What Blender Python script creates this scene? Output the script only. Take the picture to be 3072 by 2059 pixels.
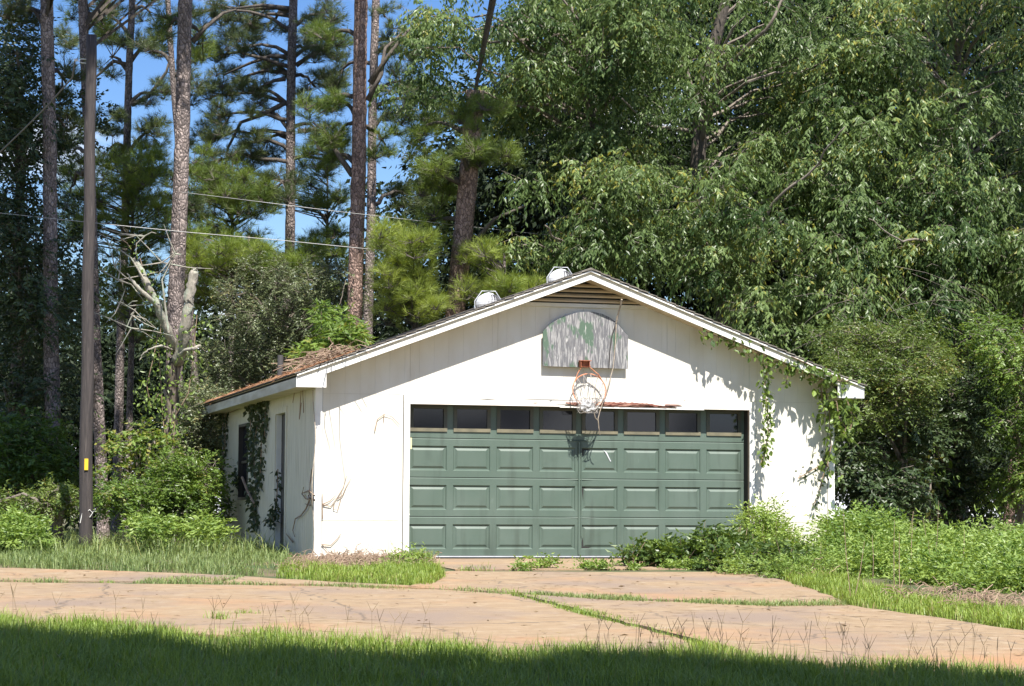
import bpy, math, random
import numpy as np
from mathutils import Matrix, Vector

sc = bpy.context.scene
for o in list(bpy.data.objects):
    bpy.data.objects.remove(o)
col = sc.collection
RNG = np.random.default_rng(11)
random.seed(5)

# ------------------------------------------------------------------ camera
F = 6725.364                       # focal length in photo pixels (photo 3072 x 2059)
CAM = np.array([-6.6444, -29.4726, 0.6459])
YAW, PITCH, ROLL = -0.2671, 0.0748, -0.0057
SC = 3072 / 2339.0
r0 = np.array([math.cos(YAW), math.sin(YAW), 0.0])
fw = np.array([-math.sin(YAW) * math.cos(PITCH), math.cos(YAW) * math.cos(PITCH), math.sin(PITCH)])
up0 = np.cross(r0, fw)
cr, sr = math.cos(ROLL), math.sin(ROLL)
RIGHT = cr * r0 - sr * up0
UP = sr * r0 + cr * up0
cam = bpy.data.cameras.new('camera')
cam_o = bpy.data.objects.new('camera', cam)
col.objects.link(cam_o)
cam_o.matrix_world = Matrix((
    (RIGHT[0], UP[0], -fw[0], CAM[0]), (RIGHT[1], UP[1], -fw[1], CAM[1]),
    (RIGHT[2], UP[2], -fw[2], CAM[2]), (0, 0, 0, 1)))
cam.sensor_width = 36
cam.lens = F / 3072 * 36
cam.clip_end = 2000
sc.camera = cam_o

# ------------------------------------------------------------------ light
SUN_EL = math.radians(56.6)
world = bpy.data.worlds.new('World')
sc.world = world
world.use_nodes = True
wn, wl = world.node_tree.nodes, world.node_tree.links
wn.clear()
out = wn.new('ShaderNodeOutputWorld')
bg = wn.new('ShaderNodeBackground')
sky = wn.new('ShaderNodeTexSky')
sky.sky_type = 'NISHITA'
sky.sun_disc = False
sky.sun_elevation = SUN_EL
sky.sun_rotation = math.radians(180)
sky.air_density = 1.0
sky.dust_density = 0.2
sky.ozone_density = 3.0
bg.inputs['Strength'].default_value = 0.078
tc = wn.new('ShaderNodeTexCoord')
nz = wn.new('ShaderNodeTexNoise')
nz.inputs['Scale'].default_value = 5.5
nz.inputs['Detail'].default_value = 7
mpw = wn.new('ShaderNodeMapping')
mpw.inputs['Scale'].default_value = (1, 1, 2.4)
wl.new(tc.outputs['Generated'], mpw.inputs['Vector'])
wl.new(mpw.outputs['Vector'], nz.inputs['Vector'])
rmp = wn.new('ShaderNodeValToRGB')
rmp.color_ramp.elements[0].position = 0.56
rmp.color_ramp.elements[1].position = 0.66
spx = wn.new('ShaderNodeSeparateXYZ')
wl.new(tc.outputs['Generated'], spx.inputs[0])
hz = wn.new('ShaderNodeMapRange')                 # more cloud low over the horizon
hz.inputs['From Min'].default_value = 0.0
hz.inputs['From Max'].default_value = 0.20
hz.inputs['To Min'].default_value = 0.17
hz.inputs['To Max'].default_value = 0.0
wl.new(spx.outputs[2], hz.inputs['Value'])
ad = wn.new('ShaderNodeMath')
wl.new(nz.outputs['Fac'], ad.inputs[0])
wl.new(hz.outputs[0], ad.inputs[1])
wl.new(ad.outputs[0], rmp.inputs['Fac'])
hsv = wn.new('ShaderNodeHueSaturation')
hsv.inputs['Saturation'].default_value = 1.28
hsv.inputs['Hue'].default_value = 0.513
wl.new(sky.outputs['Color'], hsv.inputs['Color'])
mixc = wn.new('ShaderNodeMix')
mixc.data_type = 'RGBA'
wl.new(rmp.outputs['Color'], mixc.inputs[0])
wl.new(hsv.outputs['Color'], mixc.inputs[6])
mixc.inputs[7].default_value = (9.0, 9.2, 9.6, 1)
wl.new(mixc.outputs[2], bg.inputs['Color'])
wl.new(bg.outputs['Background'], out.inputs['Surface'])

sun = bpy.data.lights.new('sun', 'SUN')
sun.energy = 5.0
sun.angle = math.radians(0.5)
sun.color = (1.0, 0.955, 0.88)
sun_o = bpy.data.objects.new('sun', sun)
col.objects.link(sun_o)
SUND = np.array([0.02, -math.cos(SUN_EL), math.sin(SUN_EL)])     # towards the sun
sun_o.rotation_euler = Vector(SUND).to_track_quat('Z', 'Y').to_euler()

sc.view_settings.view_transform = 'Standard'
sc.view_settings.look = 'None'
sc.view_settings.gamma = 1
sc.view_settings.use_curve_mapping = False
sc.view_settings.exposure = 1.0
sc.cycles.max_bounces = 6
sc.cycles.diffuse_bounces = 3
sc.cycles.glossy_bounces = 2
sc.cycles.transmission_bounces = 3
sc.cycles.use_denoising = True

# ------------------------------------------------------------------ pixel helpers (display px of a 2339-wide view)
def ray(px, py):
    u = (np.asarray(px, float) * SC - 1536) / F
    v = (1029.5 - np.asarray(py, float) * SC) / F
    return fw + np.multiply.outer(u, RIGHT) + np.multiply.outer(v, UP)

def at(px, py, t):
    """point seen at (px,py) at depth t along the view axis"""
    d = ray(px, py)
    return CAM + d * (np.asarray(t, float)[..., None] if np.ndim(t) else t)

def atY(px, py, Y):
    d = ray(px, py)
    return CAM + d * ((Y - CAM[1]) / d[..., 1])[..., None] if d.ndim > 1 else CAM + d * ((Y - CAM[1]) / d[1])

def atX(px, py, X):
    d = ray(px, py)
    return CAM + d * ((X - CAM[0]) / d[0])

def G(x, y):
    y = np.asarray(y, float)
    return np.where(y > -1.0, -0.03, np.where(y > -29, -0.03 - 0.034 * (-1.0 - y), -0.982))

def gnd(px, py, dz=0.0):
    d = ray(px, py)
    lo, hi = 3.0, 140.0
    for _ in range(50):
        m = (lo + hi) / 2
        p = CAM + d * m
        if p[2] > float(G(p[0], p[1])) + dz: lo = m
        else: hi = m
    p = CAM + d * hi
    return np.array([p[0], p[1], float(G(p[0], p[1])) + dz])

# ------------------------------------------------------------------ mesh builder
class MB:
    def __init__(s):
        s.v, s.f, s.n, s.t = [], [], 0, []
    def add(s, verts, faces, tint=None):
        verts = np.asarray(verts, float).reshape(-1, 3)
        if isinstance(faces, np.ndarray):
            s.f.append(faces.astype(np.int64) + s.n)
        else:
            for fc in faces:
                s.f.append(np.asarray([fc], np.int64) + s.n)
        s.v.append(verts)
        s.t.append(np.zeros(len(verts)) if tint is None else np.broadcast_to(tint, (len(verts),)))
        s.n += len(verts)
        return s
    def box(s, a, b):
        x0, y0, z0 = a; x1, y1, z1 = b
        v = [(x0,y0,z0),(x1,y0,z0),(x1,y1,z0),(x0,y1,z0),(x0,y0,z1),(x1,y0,z1),(x1,y1,z1),(x0,y1,z1)]
        return s.add(v, np.array([(0,3,2,1),(4,5,6,7),(0,1,5,4),(1,2,6,5),(2,3,7,6),(3,0,4,7)]))
    def prism(s, pts, off):
        """polygon pts (n,3) swept by vector off"""
        p = np.asarray(pts, float); n = len(p); off = np.asarray(off, float)
        v = np.vstack([p, p + off])
        s.add(v, [tuple(range(n)), tuple(range(2*n-1, n-1, -1))] + [((i+1) % n, i, n+i, n+(i+1) % n) for i in range(n)])
        return s
    def tube(s, pts, rad, k=8, cap=True, rough=0.0, rng=None):
        p = np.asarray(pts, float); n = len(p)
        rad = np.broadcast_to(np.asarray(rad, float), (n,))
        tg = np.gradient(p, axis=0)
        tg /= np.linalg.norm(tg, axis=1)[:, None] + 1e-12
        ref = np.array([0.0, 0, 1]) if abs(tg[0][2]) < 0.9 else np.array([1.0, 0, 0])
        V = []
        for i in range(n):
            a = np.cross(tg[i], ref); na = np.linalg.norm(a)
            a = a / na if na > 1e-6 else np.array([1.0, 0, 0])
            b = np.cross(tg[i], a)
            ref = -np.cross(tg[i], a) if False else ref
            th = np.arange(k) * 2 * np.pi / k
            rr = rad[i] * np.ones(k)
            if rough: rr = rr * (1 + rough * (rng if rng is not None else RNG).normal(size=k))
            V.append(p[i] + np.outer(np.cos(th) * rr, a) + np.outer(np.sin(th) * rr, b))
        V = np.vstack(V)
        i = np.arange(n-1)[:, None] * k; j = np.arange(k)[None, :]
        jn = (j + 1) % k
        f = np.stack([i + j, i + jn, i + k + jn, i + k + j], -1).reshape(-1, 4)
        s.add(V, f)
        if cap:
            m = s.n - len(V)
            s.f.append(np.array([[m + q for q in range(k-1, -1, -1)]])); s.f.append(np.array([[m + (n-1)*k + q for q in range(k)]]))
        return s
    def twigs(s, A, B, ra, rb):
        """many 3-sided sticks A->B"""
        A = np.asarray(A, float); B = np.asarray(B, float); n = len(A)
        if n == 0: return s
        d = B - A; d /= np.linalg.norm(d, axis=1)[:, None] + 1e-9
        r = np.tile([0.31, 0.52, 0.79], (n, 1)); a = np.cross(d, r); a /= np.linalg.norm(a, axis=1)[:, None] + 1e-9
        b = np.cross(d, a)
        V = np.zeros((n, 6, 3))
        for q in range(3):
            c, t = math.cos(q*2.0944), math.sin(q*2.0944)
            V[:, q] = A + (a*c + b*t) * np.reshape(ra, (-1, 1)); V[:, 3+q] = B + (a*c + b*t) * np.reshape(rb, (-1, 1))
        base = np.arange(n)[:, None, None] * 6
        f = base + np.array([[0,1,4,3],[1,2,5,4],[2,0,3,5]])[None]
        return s.add(V.reshape(-1, 3), f.reshape(-1, 4))
    def leaves(s, P, D, S, L, W, tint, fold=0.18):
        """folded diamond leaves: P base, D direction, S side vector"""
        n = len(P)
        L = np.broadcast_to(L, (n,))[:, None]; W = np.broadcast_to(W, (n,))[:, None]
        D = D / (np.linalg.norm(D, axis=1)[:, None] + 1e-9)
        S = S - D * np.sum(S*D, 1)[:, None]; S /= np.linalg.norm(S, axis=1)[:, None] + 1e-9
        N = np.cross(D, S)
        mid = P + D*L*0.42
        V = np.stack([P, mid + S*W*.5 + N*W*fold, P + D*L, mid - S*W*.5 + N*W*fold], 1)
        base = np.arange(n)[:, None, None]*4
        f = base + np.array([[0,1,2],[0,2,3]])[None]
        return s.add(V.reshape(-1, 3), f.reshape(-1, 3), np.repeat(np.broadcast_to(tint, (n,)), 4))
    def needles(s, C, A, n, L, w, tint, spread=0.9, rng=None):
        rng = rng or RNG
        m = len(C)
        d = rng.normal(size=(m, n, 3)); d /= np.linalg.norm(d, axis=2)[..., None]
        d = A[:, None, :]*1.0 + d*spread
        d /= np.linalg.norm(d, axis=2)[..., None]
        ln = L * rng.uniform(.7, 1.15, (m, n, 1))
        q = np.cross(d, rng.normal(size=(m, n, 3))); q /= np.linalg.norm(q, axis=2)[..., None] + 1e-9
        base = C[:, None, :] + d*0.015 - A[:, None, :]*rng.uniform(0, .10, (m, n, 1))
        V = np.stack([base - q*w/2, base + q*w/2, base + d*ln + np.array([0, 0, -.012])], 2)
        f = np.arange(m*n*3).reshape(-1, 3)
        return s.add(V.reshape(-1, 3), f, np.repeat(np.broadcast_to(tint, (m,)), n*3))
    def blades(s, P, H, lean, w, tint):
        n = len(P)
        th = RNG.uniform(0, 2*np.pi, n)
        side = np.stack([np.cos(th), np.sin(th), 0*th], 1)
        ld = np.stack([-np.sin(th), np.cos(th), 0*th], 1) * np.reshape(lean, (-1, 1))
        H = np.reshape(H, (-1, 1)); w = np.reshape(np.broadcast_to(w, (n,)), (-1, 1))
        z = np.array([0, 0, 1.0])
        m = P + ld*H*.35 + z*H*.6; tp = P + ld*H*1.0 + z*H*(1 - .25*np.reshape(lean, (-1, 1)))
        V = np.stack([P - side*w*.5, P + side*w*.5, m - side*w*.42, m + side*w*.42, tp], 1)
        f = np.arange(n)[:, None, None]*5 + np.array([[0,1,3],[0,3,2],[2,3,4]])[None]
        return s.add(V.reshape(-1, 3), f.reshape(-1, 3), np.repeat(np.broadcast_to(tint, (n,)), 5))
    def build(s, name, mat, parent=None, smooth=False, tint=False, world=None):
        me = bpy.data.meshes.new(name)
        v = np.vstack(s.v)
        if parent is not None:
            v = v - np.array(parent.get('_o', (0, 0, 0)))
        loops = np.concatenate([f.ravel() for f in s.f])
        sizes = np.concatenate([np.full(len(f), f.shape[1]) for f in s.f])
        starts = np.concatenate([[0], np.cumsum(sizes)[:-1]])
        me.vertices.add(len(v)); me.vertices.foreach_set('co', v.ravel().astype(np.float32))
        me.loops.add(len(loops)); me.loops.foreach_set('vertex_index', loops.astype(np.int32))
        me.polygons.add(len(sizes)); me.polygons.foreach_set('loop_start', starts.astype(np.int32))
        me.polygons.foreach_set('loop_total', sizes.astype(np.int32))
        me.polygons.foreach_set('use_smooth', np.full(len(sizes), bool(smooth)))
        if tint:
            a = me.attributes.new('tint', 'FLOAT', 'POINT')
            a.data.foreach_set('value', np.concatenate(s.t).astype(np.float32))
        me.update(calc_edges=True)
        if isinstance(mat, (list, tuple)):
            for m in mat: me.materials.append(m)
        else:
            me.materials.append(mat)
        o = bpy.data.objects.new(name, me)
        col.objects.link(o)
        if parent is not None:
            o.parent = parent
            o['_o'] = tuple(parent.get('_o', (0, 0, 0)))
        return o

def tag(o, label=None, cat=None, group=None, kind=None):
    if label: o['label'] = label
    if cat: o['category'] = cat
    if group: o['group'] = group
    if kind: o['kind'] = kind
    return o

def thing(name, label, cat, loc=(0, 0, 0), group=None):
    o = bpy.data.objects.new(name, None)
    col.objects.link(o)
    o.location = tuple(float(q) for q in loc)
    o.empty_display_size = 0.3
    o['_o'] = tuple(float(q) for q in loc)
    return tag(o, label, cat, group)

# ------------------------------------------------------------------ materials
def mat(name, c, rough=0.6, c2=None, scale=8.0, stretch=(1, 1, 1), lo=.35, hi=.65, bump=0.0, bscale=None, metal=0.0, spec=0.5, detail=6):
    m = bpy.data.materials.new(name); m.use_nodes = True
    nt = m.node_tree; b = nt.nodes['Principled BSDF']
    b.inputs['Roughness'].default_value = rough
    b.inputs['Metallic'].default_value = metal
    b.inputs['Specular IOR Level'].default_value = spec
    b.inputs['Base Color'].default_value = (*c, 1)
    if c2 is not None or bump:
        t = nt.nodes.new('ShaderNodeTexCoord'); mp = nt.nodes.new('ShaderNodeMapping')
        mp.inputs['Scale'].default_value = stretch
        nt.links.new(t.outputs['Object'], mp.inputs['Vector'])
    if c2 is not None:
        n = nt.nodes.new('ShaderNodeTexNoise'); n.inputs['Scale'].default_value = scale; n.inputs['Detail'].default_value = detail
        nt.links.new(mp.outputs['Vector'], n.inputs['Vector'])
        r = nt.nodes.new('ShaderNodeValToRGB')
        r.color_ramp.elements[0].position = lo; r.color_ramp.elements[1].position = hi
        r.color_ramp.elements[0].color = (*c, 1); r.color_ramp.elements[1].color = (*c2, 1)
        nt.links.new(n.outputs['Fac'], r.inputs['Fac']); nt.links.new(r.outputs['Color'], b.inputs['Base Color'])
        m['ramp'] = r.name
    if bump:
        n2 = nt.nodes.new('ShaderNodeTexNoise'); n2.inputs['Scale'].default_value = bscale or scale; n2.inputs['Detail'].default_value = 8
        nt.links.new(mp.outputs['Vector'], n2.inputs['Vector'])
        bp = nt.nodes.new('ShaderNodeBump'); bp.inputs['Strength'].default_value = bump; bp.inputs['Distance'].default_value = 0.02
        nt.links.new(n2.outputs['Fac'], bp.inputs['Height']); nt.links.new(bp.outputs['Normal'], b.inputs['Normal'])
    return m

def overlay(m, c, scale, lo, hi, stretch=(1, 1, 1), detail=6, offset=(0, 0, 0)):
    """a second colour in patches over whatever feeds the base colour"""
    nt = m.node_tree; b = nt.nodes['Principled BSDF']
    t = nt.nodes.new('ShaderNodeTexCoord'); mp = nt.nodes.new('ShaderNodeMapping')
    mp.inputs['Scale'].default_value = stretch; mp.inputs['Location'].default_value = offset
    nt.links.new(t.outputs['Object'], mp.inputs['Vector'])
    n = nt.nodes.new('ShaderNodeTexNoise'); n.inputs['Scale'].default_value = scale; n.inputs['Detail'].default_value = detail
    nt.links.new(mp.outputs['Vector'], n.inputs['Vector'])
    r = nt.nodes.new('ShaderNodeValToRGB'); r.color_ramp.elements[0].position = lo; r.color_ramp.elements[1].position = hi
    nt.links.new(n.outputs['Fac'], r.inputs['Fac'])
    x = nt.nodes.new('ShaderNodeMix'); x.data_type = 'RGBA'
    nt.links.new(r.outputs['Color'], x.inputs[0])
    inp = b.inputs['Base Color']
    if inp.links: nt.links.new(inp.links[0].from_socket, x.inputs[6])
    else: x.inputs[6].default_value = inp.default_value
    x.inputs[7].default_value = (*c, 1)
    nt.links.new(x.outputs[2], inp)
    return m

def leafmat(name, dark, light, rough=0.45, trans=0.3, odd=None, spec=0.5):
    m = bpy.data.materials.new(name); m.use_nodes = True
    nt = m.node_tree; b = nt.nodes['Principled BSDF']
    a = nt.nodes.new('ShaderNodeAttribute'); a.attribute_name = 'tint'
    r = nt.nodes.new('ShaderNodeValToRGB')
    r.color_ramp.elements[0].color = (*dark, 1); r.color_ramp.elements[1].color = (*light, 1)
    if odd:
        r.color_ramp.elements[1].position = 0.93
        e = r.color_ramp.elements.new(0.985); e.color = (*odd, 1)
    nt.links.new(a.outputs['Fac'], r.inputs['Fac'])
    nt.links.new(r.outputs['Color'], b.inputs['Base Color'])
    b.inputs['Roughness'].default_value = rough
    b.inputs['Specular IOR Level'].default_value = spec
    t = nt.nodes.new('ShaderNodeBsdfTranslucent')
    hs = nt.nodes.new('ShaderNodeHueSaturation'); hs.inputs['Hue'].default_value = 0.485; hs.inputs['Saturation'].default_value = 1.15; hs.inputs['Value'].default_value = 1.5
    nt.links.new(r.outputs['Color'], hs.inputs['Color']); nt.links.new(hs.outputs['Color'], t.inputs['Color'])
    x = nt.nodes.new('ShaderNodeMixShader'); x.inputs[0].default_value = trans
    nt.links.new(b.outputs[0], x.inputs[1]); nt.links.new(t.outputs[0], x.inputs[2])
    nt.links.new(x.outputs[0], nt.nodes['Material Output'].inputs['Surface'])
    return m

def barkmat(name, plate, gap, scale=9.0, zs=0.45, lichen=None, bump=1.0):
    m = bpy.data.materials.new(name); m.use_nodes = True
    nt = m.node_tree; b = nt.nodes['Principled BSDF']; b.inputs['Roughness'].default_value = 0.9
    b.inputs['Specular IOR Level'].default_value = 0.2
    t = nt.nodes.new('ShaderNodeTexCoord'); mp = nt.nodes.new('ShaderNodeMapping'); mp.inputs['Scale'].default_value = (1, 1, zs)
    nt.links.new(t.outputs['Object'], mp.inputs['Vector'])
    nn = nt.nodes.new('ShaderNodeTexNoise'); nn.inputs['Scale'].default_value = 5; nn.inputs['Detail'].default_value = 5
    nt.links.new(mp.outputs['Vector'], nn.inputs['Vector'])
    vm = nt.nodes.new('ShaderNodeVectorMath'); vm.operation = 'MULTIPLY_ADD'
    vm.inputs[1].default_value = (.16, .16, .16)
    nt.links.new(nn.outputs['Color'], vm.inputs[0]); nt.links.new(mp.outputs['Vector'], vm.inputs[2])
    v = nt.nodes.new('ShaderNodeTexVoronoi'); v.feature = 'DISTANCE_TO_EDGE'; v.inputs['Scale'].default_value = scale
    nt.links.new(vm.outputs[0], v.inputs['Vector'])
    v2 = nt.nodes.new('ShaderNodeTexVoronoi'); v2.inputs['Scale'].default_value = scale
    nt.links.new(vm.outputs[0], v2.inputs['Vector'])
    r = nt.nodes.new('ShaderNodeValToRGB'); r.color_ramp.elements[0].position = 0.02; r.color_ramp.elements[1].position = 0.13
    r.color_ramp.elements[0].color = (*gap, 1); r.color_ramp.elements[1].color = (*plate, 1)
    nt.links.new(v.outputs['Distance'], r.inputs['Fac'])
    hv = nt.nodes.new('ShaderNodeHueSaturation')
    mr = nt.nodes.new('ShaderNodeMapRange'); mr.inputs['To Min'].default_value = .6; mr.inputs['To Max'].default_value = 1.35
    sp = nt.nodes.new('ShaderNodeSeparateColor'); nt.links.new(v2.outputs['Color'], sp.inputs[0])
    nt.links.new(sp.outputs[0], mr.inputs['Value']); nt.links.new(mr.outputs[0], hv.inputs['Value'])
    nt.links.new(r.outputs['Color'], hv.inputs['Color']); nt.links.new(hv.outputs['Color'], b.inputs['Base Color'])
    bp = nt.nodes.new('ShaderNodeBump'); bp.inputs['Strength'].default_value = bump; bp.inputs['Distance'].default_value = 0.04
    nt.links.new(v.outputs['Distance'], bp.inputs['Height']); nt.links.new(bp.outputs['Normal'], b.inputs['Normal'])
    if lichen: overlay(m, lichen, 6, .5, .62)
    return m

M = {}
M['siding'] = mat('siding_paint', (.66, .625, .535), .7, (.71, .685, .61), 3, (1.5, 1.5, .5), bump=.05, bscale=60)
overlay(M['siding'], (.50, .44, .33), 2.2, .60, .85, (1.6, 1.6, .5))
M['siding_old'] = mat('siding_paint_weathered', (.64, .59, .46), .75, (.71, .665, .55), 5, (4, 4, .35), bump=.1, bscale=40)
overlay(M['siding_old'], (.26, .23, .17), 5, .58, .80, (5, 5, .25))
M['backing'] = mat('siding_groove', (.56, .53, .45), .8)
M['trim'] = mat('white_trim', (.80, .79, .75), .55, (.72, .70, .64), 6, (1, 1, 1), .45, .75)
M['trim_old'] = mat('worn_trim', (.78, .76, .70), .6, (.66, .60, .50), 5, (.6, 1, 1), .50, .75)
overlay(M['trim_old'], (.20, .15, .11), 9, .70, .73, (.5, 1, 2))
M['soffit'] = mat('soffit_paint', (.64, .55, .40), .7, (.52, .43, .30), 4)
M['eave_board'] = mat('eave_board', (.62, .60, .52), .6, (.46, .42, .33), 3, (1, .5, 3))
M['shingle'] = mat('shingle', (.115, .10, .085), .9, (.22, .20, .17), 14, bump=.5, bscale=60)
M['louver'] = mat('louver_paint', (.60, .49, .34), .7, (.50, .40, .26), 6, (.5, 1, 3))
M['dark'] = mat('dark_gap', (.02, .02, .018), .8)
M['rot'] = mat('rotten_red_wood', (.20, .065, .045), .9, (.42, .24, .18), 22, (.6, 1, 2), bump=.8, bscale=40)
M['door'] = mat('green_door_paint', (.080, .118, .092), .5, (.102, .140, .114), 2.2, (1, 1, .7), .35, .7)
overlay(M['door'], (.20, .25, .215), 5, .67, .85, (1.5, 1, .4))
overlay(M['door'], (.058, .080, .062), 3.2, .54, .80, (2.2, 1, .30), 7, (5, 1, 2))
M['door_frame_tan'] = mat('window_frame_tan', (.19, .170, .110), .6, (.13, .12, .08), 6)
M['frame_green'] = mat('window_frame_green', (.055, .068, .052), .6, (.08, .075, .055), 8)
M['glass'] = mat('dark_glass', (.008, .010, .020), .08, spec=.6)
M['jamb_tan'] = mat('jamb_tan', (.42, .33, .24), .7, (.30, .22, .15), 6)
M['brown_door'] = mat('brown_door', (.022, .018, .015), .5, (.035, .028, .022), 5)
M['board'] = mat('peeling_board', (.135, .135, .143), .8, (.32, .315, .31), 15, (3.4, 1, .40), .46, .62, bump=.4, bscale=30)
overlay(M['board'], (.085, .135, .095), 3.6, .555, .60, (1.7, 1, .75), 4, (3.1, 0, 1.7))
overlay(M['board'], (.48, .47, .455), 24, .60, .67, (2.4, 1, .30))
M['rust'] = mat('rusty_orange', (.46, .16, .075), .6, (.62, .30, .17), 25, bump=.4)
M['rust_dark'] = mat('rust_dark', (.26, .07, .035), .75, (.38, .13, .06), 30, bump=.5)
M['net'] = mat('net_cord', (.20, .18, .17), .9, (.5, .47, .43), 30)
M['bag'] = mat('white_plastic', (.58, .58, .58), .45, (.30, .29, .28), 14, bump=.6, bscale=25)
M['rope'] = mat('old_cord', (.50, .42, .32), .9, (.30, .25, .2), 18)
M['wire'] = mat('black_wire', (.06, .05, .045), .6)
M['wire_lit'] = mat('grey_wire', (.72, .70, .66), .4)
M['wire_mid'] = mat('weathered_line', (.42, .41, .39), .5)
M['galv'] = mat('galvanised', (.74, .75, .77), .42, (.62, .63, .65), 7, metal=.35)
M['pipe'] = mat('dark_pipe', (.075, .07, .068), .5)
M['pole'] = mat('creosote_pole', (.044, .037, .036), .8, (.078, .064, .060), 6, (6, 6, .22), .35, .7, bump=.6, bscale=9)
overlay(M['pole'], (.14, .115, .105), 5, .60, .75, (8, 8, .12))
M['yellow'] = mat('yellow_tag', (.75, .50, .03), .5)
M['concrete'] = mat('concrete', (.315, .228, .138), .9, (.265, .185, .108), 5, (.8, 1.3, 1), .35, .65, bump=.5, bscale=60, detail=10)
overlay(M['concrete'], (.36, .28, .19), 6, .55, .75)
overlay(M['concrete'], (.36, .20, .10), .7, .52, .78, (1, 1, 1), 5, (4.4, 2.2, 0))
overlay(M['concrete'], (.235, .168, .118), 5, .56, .85, (.7, 1.3, 1), 10)
overlay(M['concrete'], (.235, .175, .13), .55, .50, .66, (1, 1, 1), 5, (9.1, 3.3, 0))
overlay(M['concrete'], (.12, .095, .075), 38, .66, .72)
def cracks(m, c, scale, width):
    nt = m.node_tree; b = nt.nodes['Principled BSDF']
    t = nt.nodes.new('ShaderNodeTexCoord'); n = nt.nodes.new('ShaderNodeTexNoise'); n.inputs['Scale'].default_value = 2.5; n.inputs['Detail'].default_value = 5
    nt.links.new(t.outputs['Object'], n.inputs['Vector'])
    vm = nt.nodes.new('ShaderNodeVectorMath'); vm.operation = 'MULTIPLY_ADD'; vm.inputs[1].default_value = (.5, .5, 0)
    nt.links.new(n.outputs['Color'], vm.inputs[0]); nt.links.new(t.outputs['Object'], vm.inputs[2])
    v = nt.nodes.new('ShaderNodeTexVoronoi'); v.feature = 'DISTANCE_TO_EDGE'; v.voronoi_dimensions = '2D'; v.inputs['Scale'].default_value = scale
    nt.links.new(vm.outputs[0], v.inputs['Vector'])
    r = nt.nodes.new('ShaderNodeMapRange'); r.inputs['From Max'].default_value = width; r.inputs['To Min'].default_value = 0.75; r.inputs['To Max'].default_value = 0
    nt.links.new(v.outputs['Distance'], r.inputs['Value'])
    x = nt.nodes.new('ShaderNodeMix'); x.data_type = 'RGBA'
    nt.links.new(r.outputs[0], x.inputs[0]); nt.links.new(b.inputs['Base Color'].links[0].from_socket, x.inputs[6])
    x.inputs[7].default_value = (*c, 1); nt.links.new(x.outputs[2], b.inputs['Base Color'])
cracks(M['concrete'], (.10, .08, .06), .42, .012)
M['dirt'] = mat('ground_soil', (.10, .085, .045), .95, (.17, .12, .07), 2.5, bump=.6, bscale=12)
overlay(M['dirt'], (.05, .075, .022), 1.3, .42, .6)
M['bark'] = barkmat('pine_bark', (.31, .255, .235), (.12, .098, .09), 21, .55)
M['bark_red'] = barkmat('pine_bark_reddish', (.35, .245, .205), (.135, .09, .075), 20, .55)
M['bark_grey'] = barkmat('pine_bark_grey', (.24, .20, .185), (.09, .074, .068), 22, .55)
M['bark_dark'] = mat('oak_bark', (.06, .05, .042), .9, (.13, .11, .09), 9, (4, 4, .6), bump=1, bscale=14)
M['limb'] = mat('pale_limb', (.24, .205, .17), .9, (.14, .115, .095), 10, bump=.5)
M['dead'] = mat('dead_wood', (.40, .36, .30), .9, (.25, .235, .19), 8, (4, 4, .7), bump=.8, bscale=14)
overlay(M['dead'], (.36, .40, .31), 5, .52, .66)
M['dead_low'] = barkmat('old_bark', (.23, .19, .155), (.07, .055, .045), 8, .3)
M['straw'] = mat('pine_straw', (.30, .15, .075), .95, (.42, .25, .14), 20)
M['drytwig'] = mat('dry_vine', (.36, .265, .185), .9, (.22, .145, .10), 5)
M['pine'] = leafmat('pine_needles', (.068, .118, .022), (.20, .265, .052), .5, .3)
M['pine_dk'] = leafmat('pine_needles_dark', (.038, .064, .020), (.115, .150, .042), .5, .2)
M['pine_lt'] = leafmat('young_pine_needles', (.10, .165, .026), (.27, .33, .058), .5, .3)
M['broad'] = leafmat('broad_leaves', (.034, .070, .018), (.205, .285, .098), .38, .36, (.28, .28, .06), .36)
M['broad_lt'] = leafmat('bright_leaves', (.070, .130, .024), (.19, .28, .056), .42, .32, (.26, .26, .06))
M['broad_grey'] = leafmat('grey_green_leaves', (.062, .090, .036), (.19, .22, .105), .40, .22, (.22, .2, .08))
M['far'] = leafmat('far_leaves', (.012, .022, .009), (.032, .048, .018), .6, .1, spec=.2)  # leaf colour darkened so gaps between the nearer crowns read as shade
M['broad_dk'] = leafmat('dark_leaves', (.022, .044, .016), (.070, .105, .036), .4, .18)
M['under'] = leafmat('understory_leaves', (.062, .108, .022), (.19, .245, .058), .42, .3, (.24, .2, .06))
M['weed'] = leafmat('weed_leaves', (.10, .185, .034), (.29, .385, .088), .45, .3)
M['ivy'] = leafmat('vine_leaves', (.055, .10, .024), (.19, .27, .055), .4, .3)
M['ivy_dk'] = leafmat('vine_leaves_dark', (.030, .046, .020), (.075, .10, .038), .45, .2)
M['grass'] = leafmat('grass_blades', (.11, .185, .030), (.29, .38, .072), .5, .3, (.30, .26, .10))
M['grass_dry'] = leafmat('tall_grass', (.10, .165, .052), (.29, .345, .115), .5, .3, (.36, .29, .13))
M['seed'] = leafmat('seed_heads', (.19, .135, .075), (.32, .24, .13), .7, .1)

# ------------------------------------------------------------------ noise helper
_ph = np.random.default_rng(3).uniform(0, 6.28, (8, 3))
_fr = np.random.default_rng(4).normal(size=(8, 2))
def vn(x, y, s=1.0):
    a = 0
    for k in range(8):
        a = a + np.sin((_fr[k, 0]*x + _fr[k, 1]*y)*s*(1 + .35*k) + _ph[k, 0]) / (1 + .35*k)
    return a / 2.6

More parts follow.
